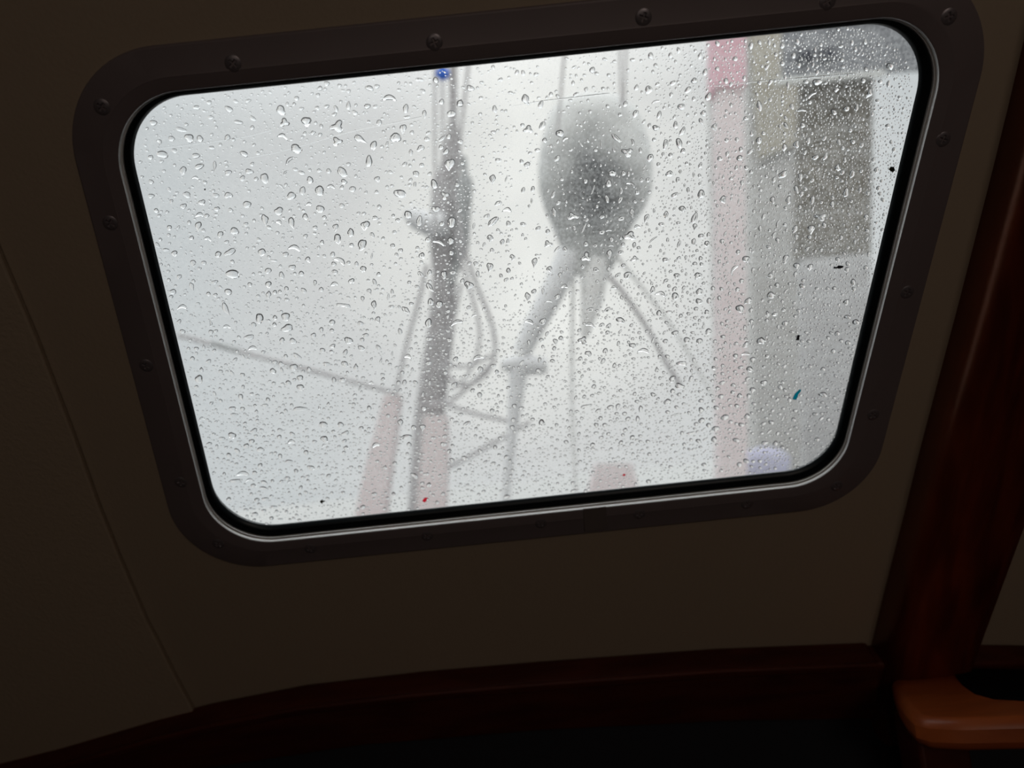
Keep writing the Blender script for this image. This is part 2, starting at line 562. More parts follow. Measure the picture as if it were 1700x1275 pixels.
SZ = far(1560, 1185, .50).z
def shelf():
    # outline of the top face, traced on the horizontal plane it lies in
    outl = [(1478, 1128), (1486, 1150), (1500, 1172), (1516, 1188), (1540, 1194), (1600, 1196), (1700, 1193), (1830, 1188), (1830, 1120), (1700, 1112), (1560, 1108), (1490, 1108)]
    v2 = [plane_z(x, y, SZ) for x, y in outl]
    t = .020
    n = len(v2)
    v = [p.copy() for p in v2] + [p - Vector((0, 0, t)) for p in v2]
    f = [tuple(range(n)), tuple(range(2 * n - 1, n - 1, -1))] + [(i, (i + 1) % n, n + (i + 1) % n, n + i) for i in range(n)]
    root = empty('corner_shelf', sum(v2, Vector()) / n)
    tag(root, 'rounded mahogany shelf corner with a dark well, right of the post', 'shelf')
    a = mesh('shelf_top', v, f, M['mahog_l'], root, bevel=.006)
    flip_to(a)
    # black plate on the shelf: the shade of a well put into its colour
    wl = [(1585, 1120), (1596, 1136), (1618, 1152), (1650, 1161), (1700, 1164), (1780, 1160), (1830, 1150), (1830, 1122), (1700, 1114), (1620, 1112)]
    w2 = [plane_z(x, y, SZ) for x, y in wl]
    n = len(w2)
    v = [p + Vector((0, 0, .0012)) for p in w2] + [p - Vector((0, 0, .004)) for p in w2]
    f = [tuple(range(n)), tuple(range(2 * n - 1, n - 1, -1))] + [(i, (i + 1) % n, n + (i + 1) % n, n + i) for i in range(n)]
    b = mesh('well_shade_plate', v, f, M['black'], root, bevel=.0005)
    flip_to(b)
    # leg under the corner
    c0 = plane_z(1552, 1180, SZ) - Vector((0, 0, t))
    c = mesh('leg', *bx_vf(c0 + Vector((.0, .03, -.42)), c0 + Vector((.035, .065, .002))), M['mahog'], root, bevel=.003)
    return root


def bx_vf(lo, hi):
    x0, y0, z0 = lo; x1, y1, z1 = hi
    return ([(x0, y0, z0), (x1, y0, z0), (x1, y1, z0), (x0, y1, z0), (x0, y0, z1), (x1, y0, z1), (x1, y1, z1), (x0, y1, z1)],
            [(0, 3, 2, 1), (4, 5, 6, 7), (0, 1, 5, 4), (1, 2, 6, 5), (2, 3, 7, 6), (3, 0, 4, 7)])


shelf()

# ------------------------------------------------------------------ the window
win = empty('window_1', W3(cen.x, cen.y, 0))
PIV[win.name] = Vector(win.location)
tag(win, 'rounded cabin window in a bronze flange with a black gasket and wet misted pane', kind='structure')
L = lambda t: lerp_loop(Floop, Gloop, t)
K = lambda t: lerp_loop(Floop, Oloop, t)
fr = ring('window_frame', [(K(1.0), .0000), (K(.995), .0014), (K(.975), .0023), (K(.94), .0027), (K(.36), .0034), (K(.32), .0036), (K(.28), .0034), (K(.05), .0034), (K(.0), F_H)], M['frame'], win, sharp=24)
rm = ring('rim', [(L(0), F_H), (L(.02), .0029), (L(.05), .0024), (L(.08), .0012), (L(.12), .0009), (L(.17), .0008), (L(.20), .0011), (L(.225), .0011), (L(.25), .0005), (L(.28), -.0002)], M['rim'], win, sharp=28)
rm['label'] = 'bright aluminium rim line around the gasket'
gk = ring('gasket', [(L(.26), -.0002), (L(.29), .0003), (L(.37), .0005), (L(.52), .0003), (L(.60), -.0002), (L(.66), -.0003), (L(.74), -.0004), (L(.86), -.0012), (L(.95), -.0022), (L(1.0), G_H)], M['rubber'], win, sharp=60)
gk['label'] = 'black rubber gasket'
# pane: a solid sheet of acrylic
PH0, PH1 = G_H + .0002, -.009
Lp = L(.45)
vs = [W3(p.x, p.y, PH0) for p in Lp] + [W3(p.x, p.y, PH1) for p in Lp]
fs = [tuple(range(NL - 1, -1, -1)), tuple(range(NL, 2 * NL))] + [(i, NL + i, NL + (i + 1) % NL, (i + 1) % NL) for i in range(NL)]
# clear inner face and edge; mist sits on the outer face
M['clear'] = bpy.data.materials.new('clear_acrylic')
M['clear'].use_nodes = True
_t = M['clear'].node_tree; _t.nodes.clear()
_o = _t.nodes.new('ShaderNodeOutputMaterial'); _a = _t.nodes.new('ShaderNodeBsdfTransparent'); _a.inputs[0].default_value = (.98, .99, .985, 1)
_g = _t.nodes.new('ShaderNodeBsdfGlossy'); _g.inputs['Roughness'].default_value = .02
_m = _t.nodes.new('ShaderNodeMixShader'); _m.inputs[0].default_value = .04
_t.links.new(_a.outputs[0], _m.inputs[1]); _t.links.new(_g.outputs[0], _m.inputs[2]); _t.links.new(_m.outputs[0], _o.inputs['Surface'])
pane = mesh('pane', vs, fs, M['clear'], win, smooth=False)
pane.data.materials.append(M['pane'])
pane.data.polygons[1].material_index = 1
pane['label'] = 'misted clear pane'
og = ring('outer_flange', [(L(.42), PH1 - .0003), (L(.36), PH1 - .0025), (K(.92), -.0150), (K(.98), -.0122)], M['rubber'], win, sharp=30)
og['label'] = 'black outer sealing flange'


def screw_mesh():
    r0 = .0040
    vs, fs = [], []
    na, nr = 32, 10
    def hgt(x, y, rr):
        z = .0009 * math.sqrt(max(0, 1 - (rr / r0) ** 2 * .92))
        a = abs(x) < r0 * .13 and abs(y) < r0 * .52
        b = abs(y) < r0 * .13 and abs(x) < r0 * .52
        if a or b: z -= .0008
        return z
    vs.append((0, 0, hgt(0, 0, 0)))
    for i in range(1, nr + 1):
        rr = r0 * i / nr
        for k in range(na):
            a = 2 * math.pi * k / na
            x, y = rr * math.cos(a), rr * math.sin(a)
            vs.append((x, y, hgt(x, y, rr)))
    for k in range(na):
        vs.append((r0 * 1.04 * math.cos(2 * math.pi * k / na), r0 * 1.04 * math.sin(2 * math.pi * k / na), -.0008))
    for k in range(na):
        fs.append((0, 1 + k, 1 + (k + 1) % na))
    for i in range(nr):
        for k in range(na):
            k2 = (k + 1) % na
            fs.append((1 + i * na + k, 1 + (i + 1) * na + k, 1 + (i + 1) * na + k2, 1 + i * na + k2))
    me = bpy.data.meshes.new('screw')
    me.from_pydata(vs, [], fs)
    me.materials.append(M['screw'])
    me.polygons.foreach_set('use_smooth', [True] * len(me.polygons))
    me.set_sharp_from_angle(angle=R(35))
    return me


sm = screw_mesh()
rnd = random.Random(4)
for i, (x, y) in enumerate([(386, 106), (721, 71), (1069, 29), (1375, 3), (1577, 28), (1567, 232), (1507, 486), (1450, 690),
                            (1390, 808), (1241, 838), (1062, 855), (898, 870), (709, 891), (515, 912), (362, 904),
                            (300, 802), (242, 608), (182, 371), (168, 178)]):
    o = bpy.data.objects.new('screw', sm)
    COL.objects.link(o)
    o.parent = win
    p = on(x, y, .0042)
    rot = Matrix((WU, WW, WN)).transposed() @ Matrix.Rotation(rnd.uniform(0, 3), 3, 'Z')
    o.matrix_local = Matrix.Translation(p - WN * .0011 - Vector(win.location)) @ rot.to_4x4()
# strip of dark tape across the lower flange
tp = [uw(968, 845, .0036), (uw(1006, 841, .0036)), uw(1009, 877, .0036), uw(971, 881, .0036)]
o = prism('tape', tp, .0033, .0040, M['tape'], win)
o['label'] = 'dark tape strip across the lower flange'

# ------------------------------------------------------------------ outside: sea-side quay and boats
tag(box('ground', (-60, 1.2, -1.0), (60, 90, -.9), M['ground']), 'wet dark quay ground beyond the boat', kind='structure')
tag(box('trim_8', (-70, 38, -.9), (70, 90, -.88), M['apron']), 'pale concrete apron of the far quay', kind='structure')
tag(box('side_deck', (-2.5, yb + .06, zb - .12), (3, yb + .75, zb - .08), M['deck']), kind='structure').name = 'trim_7'


def pole(name, a, b, ra, rb, m, label, cat, seg=14, parent=None):
    o = tube(name, [a, a.lerp(b, .5), b], [ra, (ra + rb) / 2, rb], m, parent, seg)
    if parent is None: tag(o, label, cat)
    return o


def width(px, depth):
    return px / FOCAL_PX * depth / 2


# mast with its rigging, about 2.6 m off
D = 2.5
GZ = -.9


def down(p):
    return Vector((p.x, p.y, GZ))


mast = empty('mast', far(700, 900, D))
PIV[mast.name] = Vector(mast.location)
tag(mast, 'blurred grey mast with lashings standing left of centre behind the wet glass', 'mast')
ctrl = [(752, 60, 6), (752, 200, 7), (750, 262, 16), (738, 320, 22), (736, 400, 23), (738, 460, 20), (733, 540, 22), (722, 620, 24), (712, 700, 25), (704, 800, 24), (698, 930, 25)]
tube('pole', [far(x, y, D) for x, y, w in ctrl] + [down(far(698, 930, D))], [w / FOCAL_PX * D for x, y, w in ctrl] + [.05], M['alu'], mast, 20)
tube('spreader_bracket', [far(x, y, D - .06) for x, y in [(676, 352), (690, 362), (715, 374), (742, 372)]], [width(18, D), width(34, D), width(40, D), width(40, D)], M['greymetal'], mast, 14)
tube('furled_sail', spline([far(x, y, D - .03) for x, y in [(768, 260), (772, 300), (768, 360), (764, 420), (748, 470)]], 16), [width(12, D)] * 4 + [width(26, D)] * 9 + [width(14, D)] * 4, M['bag'], mast, 12)


def rope(label, pts, wpx, d, m='rope', n=30, name='rope', group='ropes hanging around the blurred mast'):
    o = tube(name, spline([far(x, y, d) for x, y in pts], n), width(wpx, d), M[m], None, 8)
    return tag(o, label, 'rope', group)


rope('thin halyard at the left edge of the mast, upper half', [(722, 90), (722, 200), (722, 300), (722, 390)], 5, D - .24)
rope('thin halyard just right of the leftmost one on the mast', [(734, 90), (735, 200), (736, 300), (738, 380)], 5, D - .24)
rope('taut line leaning from the frame top towards the mast, right side', [(779, 90), (772, 160), (765, 220), (760, 300)], 6, D - .12)
rope('stay running down to the left of the mast into the red post', [(708, 440), (695, 500), (678, 560), (664, 620), (655, 660)], 7, D - .1)
rope('long outer rope loop hanging right of the mast', [(752, 300), (768, 400), (790, 470), (814, 530), (822, 580), (808, 620), (772, 640), (745, 625), (735, 600)], 7, D - .15)
rope('middle rope loop hanging right of the mast', [(755, 380), (768, 440), (786, 500), (796, 550), (790, 595), (770, 630), (752, 645)], 6, D - .18)
rope('inner rope loop hanging close to the mast', [(765, 470), (756, 520), (742, 565), (738, 595), (755, 608), (785, 605), (815, 590)], 6, D - .14)
rope('loop end crossing back to the mast foot', [(820, 600), (790, 630), (762, 655), (735, 672), (710, 668)], 7, D - .12)
rope('faint line sagging in from the left pane edge to the mast', [(296, 556), (400, 584), (500, 610), (580, 632), (650, 650)], 8, 2.2, group='long lines crossing behind the pane')
rope('faint line running from the mast to the grey post under the bag', [(732, 668), (780, 684), (830, 696), (862, 702)], 7, 2.3, group='long lines crossing behind the pane')
rope('faint line rising from the mast foot to lower centre', [(700, 800), (760, 768), (820, 735), (880, 700)], 7, 2.6, group='long lines crossing behind the pane')
_r = bpy.data.objects['rope.008']
o = tube('lashing', [far(352, 570, 2.15), far(395, 582, 2.15)], width(10, 2.15), M['bag'], _r, 8)
o['label'] = 'short dark lashing'
rope('thin line hanging from the frame top above the grey bag', [(938, 85), (934, 120), (930, 170), (925, 220)], 5, 1.9, group='thin lines above the grey bag')
rope('pair line left, hanging from the frame top right of the bag', [(1029, 70), (1030, 120), (1032, 175)], 4, 1.9, group='thin lines above the grey bag')
rope('pair line right, hanging from the frame top right of the bag', [(1040, 66), (1038, 120), (1036, 180)], 4, 1.9, group='thin lines above the grey bag')

# blue cloth at the mast head
v, f = tube_vf([far(727, 118, D - .3), far(734, 121, D - .3), far(744, 126, D - .3)], [width(16, D), width(22, D), width(13, D)], 10)
mesh('cloth_tie', v, f, M['blue'], mast)['label'] = 'small blue tie near the mast top'

# rounded grey bag on thin struts
DB = 2.0
bag = empty('covered_bag', far(985, 600, DB))
PIV[bag.name] = Vector(bag.location)
tag(bag, 'big rounded grey bag blurred behind the pane right of the mast', 'bag')


def blob(name, cx, cy, prof, depth, m, parent, thick=.55, lean=0., seg=32):
    """solid body whose half-widths at successive heights are given: (y, left, right)"""
    vs, fs = [], []
    for y, a, b in prof:
        A, B = far(a, y, depth), far(b, y, depth)
        c = (A + B) / 2; ux = (B - A) / 2
        dy = Vector((0, 1, 0)) * ux.length * thick
        for k in range(seg):
            q = 2 * math.pi * k / seg
            vs.append(c + ux * math.cos(q) + dy * math.sin(q))
    n = len(prof)
    for i in range(n - 1):
        for k in range(seg):
            k2 = (k + 1) % seg
            fs.append((i * seg + k, i * seg + k2, (i + 1) * seg + k2, (i + 1) * seg + k))
    fs.append(tuple(range(seg))); fs.append(tuple((n - 1) * seg + k for k in range(seg - 1, -1, -1)))
    o = mesh(name, vs, fs, m, parent, sharp=60)
    flip_to(o)
    return o


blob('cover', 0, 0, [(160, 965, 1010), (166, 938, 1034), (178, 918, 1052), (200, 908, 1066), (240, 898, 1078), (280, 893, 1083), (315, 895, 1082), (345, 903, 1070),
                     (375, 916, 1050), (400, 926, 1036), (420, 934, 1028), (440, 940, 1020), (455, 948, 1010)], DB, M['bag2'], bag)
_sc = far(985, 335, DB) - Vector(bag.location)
for _i in range(3): CORE_MAP.inputs['Location'].default_value[_i] = -_sc[_i] * CORE_MAP.inputs['Scale'].default_value[_i]
tube('strut', [far(x, y, DB) for x, y in [(948, 420), (915, 490), (885, 545), (866, 585)]], [width(w, DB) for w in (44, 40, 36, 30)], M['greymetal'], bag, 14)
tube('clamp', [far(x, y, DB) for x, y in [(832, 606), (850, 604), (880, 606), (908, 608)]], [width(w, DB) for w in (18, 30, 34, 24)], M['greymetal'], bag, 14)
tube('post', [far(x, y, DB) for x, y in [(862, 600), (856, 660), (850, 720), (842, 800), (836, 880)]] + [down(far(836, 880, DB))], [width(w, DB) for w in (34, 26, 17, 14, 14, 14)], M['greymetal'], bag, 12)
tube('line', spline([far(x, y, DB) for x, y in [(990, 440), (1030, 480), (1075, 545), (1105, 600), (1130, 640)]], 20), width(8, DB), M['rope'], bag, 8)
tube('line', spline([far(x, y, DB) for x, y in [(1020, 420), (1065, 475), (1115, 540), (1155, 605), (1185, 660)]], 20), width(7, DB), M['ropelt'], bag, 8)
tube('line', spline([far(x, y, DB) for x, y in [(952, 440), (950, 560), (950, 680), (956, 820)]], 20), width(7, DB), M['ropelt'], bag, 8)
tube('strut', [far(x, y, DB) for x, y in [(988, 430), (982, 500), (970, 560)]], [width(w, DB) for w in (50, 36, 12)], M['ropelt'], bag, 14)


# red posts
def beam(name, cl, depth, m, label, thick=.10, cap=None):
    """rectangular post: cl = (x, y, width px) stations"""
    root = None
    vs, fs = [], []
    for x, y, w in cl:
        A, B = far(x - w / 2, y, depth), far(x + w / 2, y, depth)
        vs += [A, B, B + Vector((0, thick, 0)), A + Vector((0, thick, 0))]
    vs += [down(v) for v in vs[-4:]]
    n = len(cl) + 1
    for i in range(n - 1):
        for k in range(4):
            k2 = (k + 1) % 4
            fs.append((i * 4 + k, i * 4 + k2, (i + 1) * 4 + k2, (i + 1) * 4 + k))
    fs += [(0, 1, 2, 3), tuple((n - 1) * 4 + k for k in (3, 2, 1, 0))]
    o = mesh(name, vs, fs, m, None, smooth=False)
    flip_to(o)
    return tag(o, label, 'post', 'hazed red posts blurred behind the pane')


beam('red_post', [(650, 655, 24), (636, 730, 36), (622, 800, 44), (610, 880, 50)], 2.9, M['red'], 'slanting hazed red post left of the mast foot')
beam('red_post', [(722, 690, 36), (720, 760, 42), (716, 820, 46), (712, 900, 50)], 2.30, M['red'], 'upright hazed red post right in front of the mast foot')
beam('red_post', [(1020, 770, 60), (1020, 830, 90), (1020, 900, 100)], 3.4, M['red'], 'short hazed red post at the bottom edge of the pane, right of centre')
rp = beam('red_post', [(1213, 140, 42), (1216, 400, 44), (1218, 620, 44), (1218, 900, 46)], 3.3, M['red'], 'tall hazed red post right of the grey bag')
vs, fs = [], []
for y in (-20, 142):
    A, B = far(1188, y, 3.28), far(1238, y, 3.28)
    vs += [A, B, B + Vector((0, .14, 0)), A + Vector((0, .14, 0))]
fs = [(0, 1, 5, 4), (1, 2, 6, 5), (2, 3, 7, 6), (3, 0, 4, 7), (0, 3, 2, 1), (4, 5, 6, 7)]
c = mesh('sleeve', [v - (PIV['red_post.003'] if False else Vector()) for v in vs], fs, M['redd'], rp, smooth=False)
flip_to(c)
c['label'] = 'deeper red sleeve at the top of the post'

# dark building beyond the right end of the pane
DS = 8.0
def slab(name, poly, d, m, parent, thick=.3):
    n = len(poly)
    a = [far(x, y, d) for x, y in poly]
    b = [p + Vector((0, thick, 0)) for p in a]
    f = [tuple(range(n)), tuple(range(2 * n - 1, n - 1, -1))] + [(i, n + i, n + (i + 1) % n, (i + 1) % n) for i in range(n)]
    o = mesh(name, a + b, f, m, parent, smooth=False)
    flip_to(o)
    return o


bl = empty('waterfront_shed', far(1390, 560, DS))
PIV[bl.name] = Vector(bl.location)
tag(bl, 'dark brown boarded shed seen dimly through the upper right of the pane', 'shed')
slab('roof', [(1300, 40), (1640, -40), (1640, 106), (1300, 131)], DS - .3, M['slate'], bl, .05)
slab('window', [(1326, 82), (1352, 80), (1352, 96), (1326, 98)], DS - .36, M['navyglass'], bl, .05)
slab('window', [(1366, 80), (1388, 79), (1388, 96), (1366, 98)], DS - .36, M['navyglass'], bl, .05)
slab('fascia', [(1290, 130), (1470, 116), (1470, 124), (1290, 139)], DS - .33, M['white'], bl, .05)
slab('wall', [(1330, 135), (1450, 125), (1446, 420), (1322, 430)], DS, M['brown'], bl, .12)
slab('plinth', [(1330, 430), (1446, 420), (1440, 1115), (1345, 1115)], DS, M['palegrey'], bl, .12)
ph = slab('house_front', [(1238, -20), (1337, -30), (1350, 1080), (1262, 1080)], 9.5, M['beige'], None, 2)
pp_ = slab('parapet', [(1240, -20), (1333, -30), (1335, 235), (1262, 262)], 9.4, M['parapet'], None, .05)
pp_.parent = ph; pp_.location = PIV[pp_.name] - PIV[ph.name]
pp_['label'] = 'beige upper front'
tag(ph, 'pale beige building front left of the brown shed', 'building'); ph.name = 'building'
wh = slab('unseen_dark_slab', [(1740, -700), (3600, -1500), (3600, 1300), (1740, 1090)], 11.0, M['hull'], None, 3)  # unseen slab added to darken what the right-hand drops refract
tag(wh, 'unseen dark slab added off to the right to darken the drops', 'unseen_dark_slab')
# dark boat hull moored beyond, below the pane's lower edge and out to the right
o = blob('moored_boat', 0, 0, [(905, 300, 1900), (960, 320, 1880), (1100, 380, 1850), (1300, 420, 1800)], 5.4, M['hull'], None, .35, seg=24)
tag(o, 'dark hull of a boat moored alongside, below the pane', 'boat')
o = blob('lilac_glow_body', 0, 0, [(742, 1262, 1280), (748, 1240, 1300), (760, 1228, 1312), (785, 1230, 1310), (830, 1238, 1302), (1000, 1245, 1295), (1640, 1245, 1295)], 3.6, M['lilac'], None, .5, seg=20)  # a lilac glow, put in as a solid coloured body
tag(o, 'faint lilac glow put in as a solid body near the lower right pane corner', 'cover')

# ------------------------------------------------------------------ water drops
NSMALL = 12500
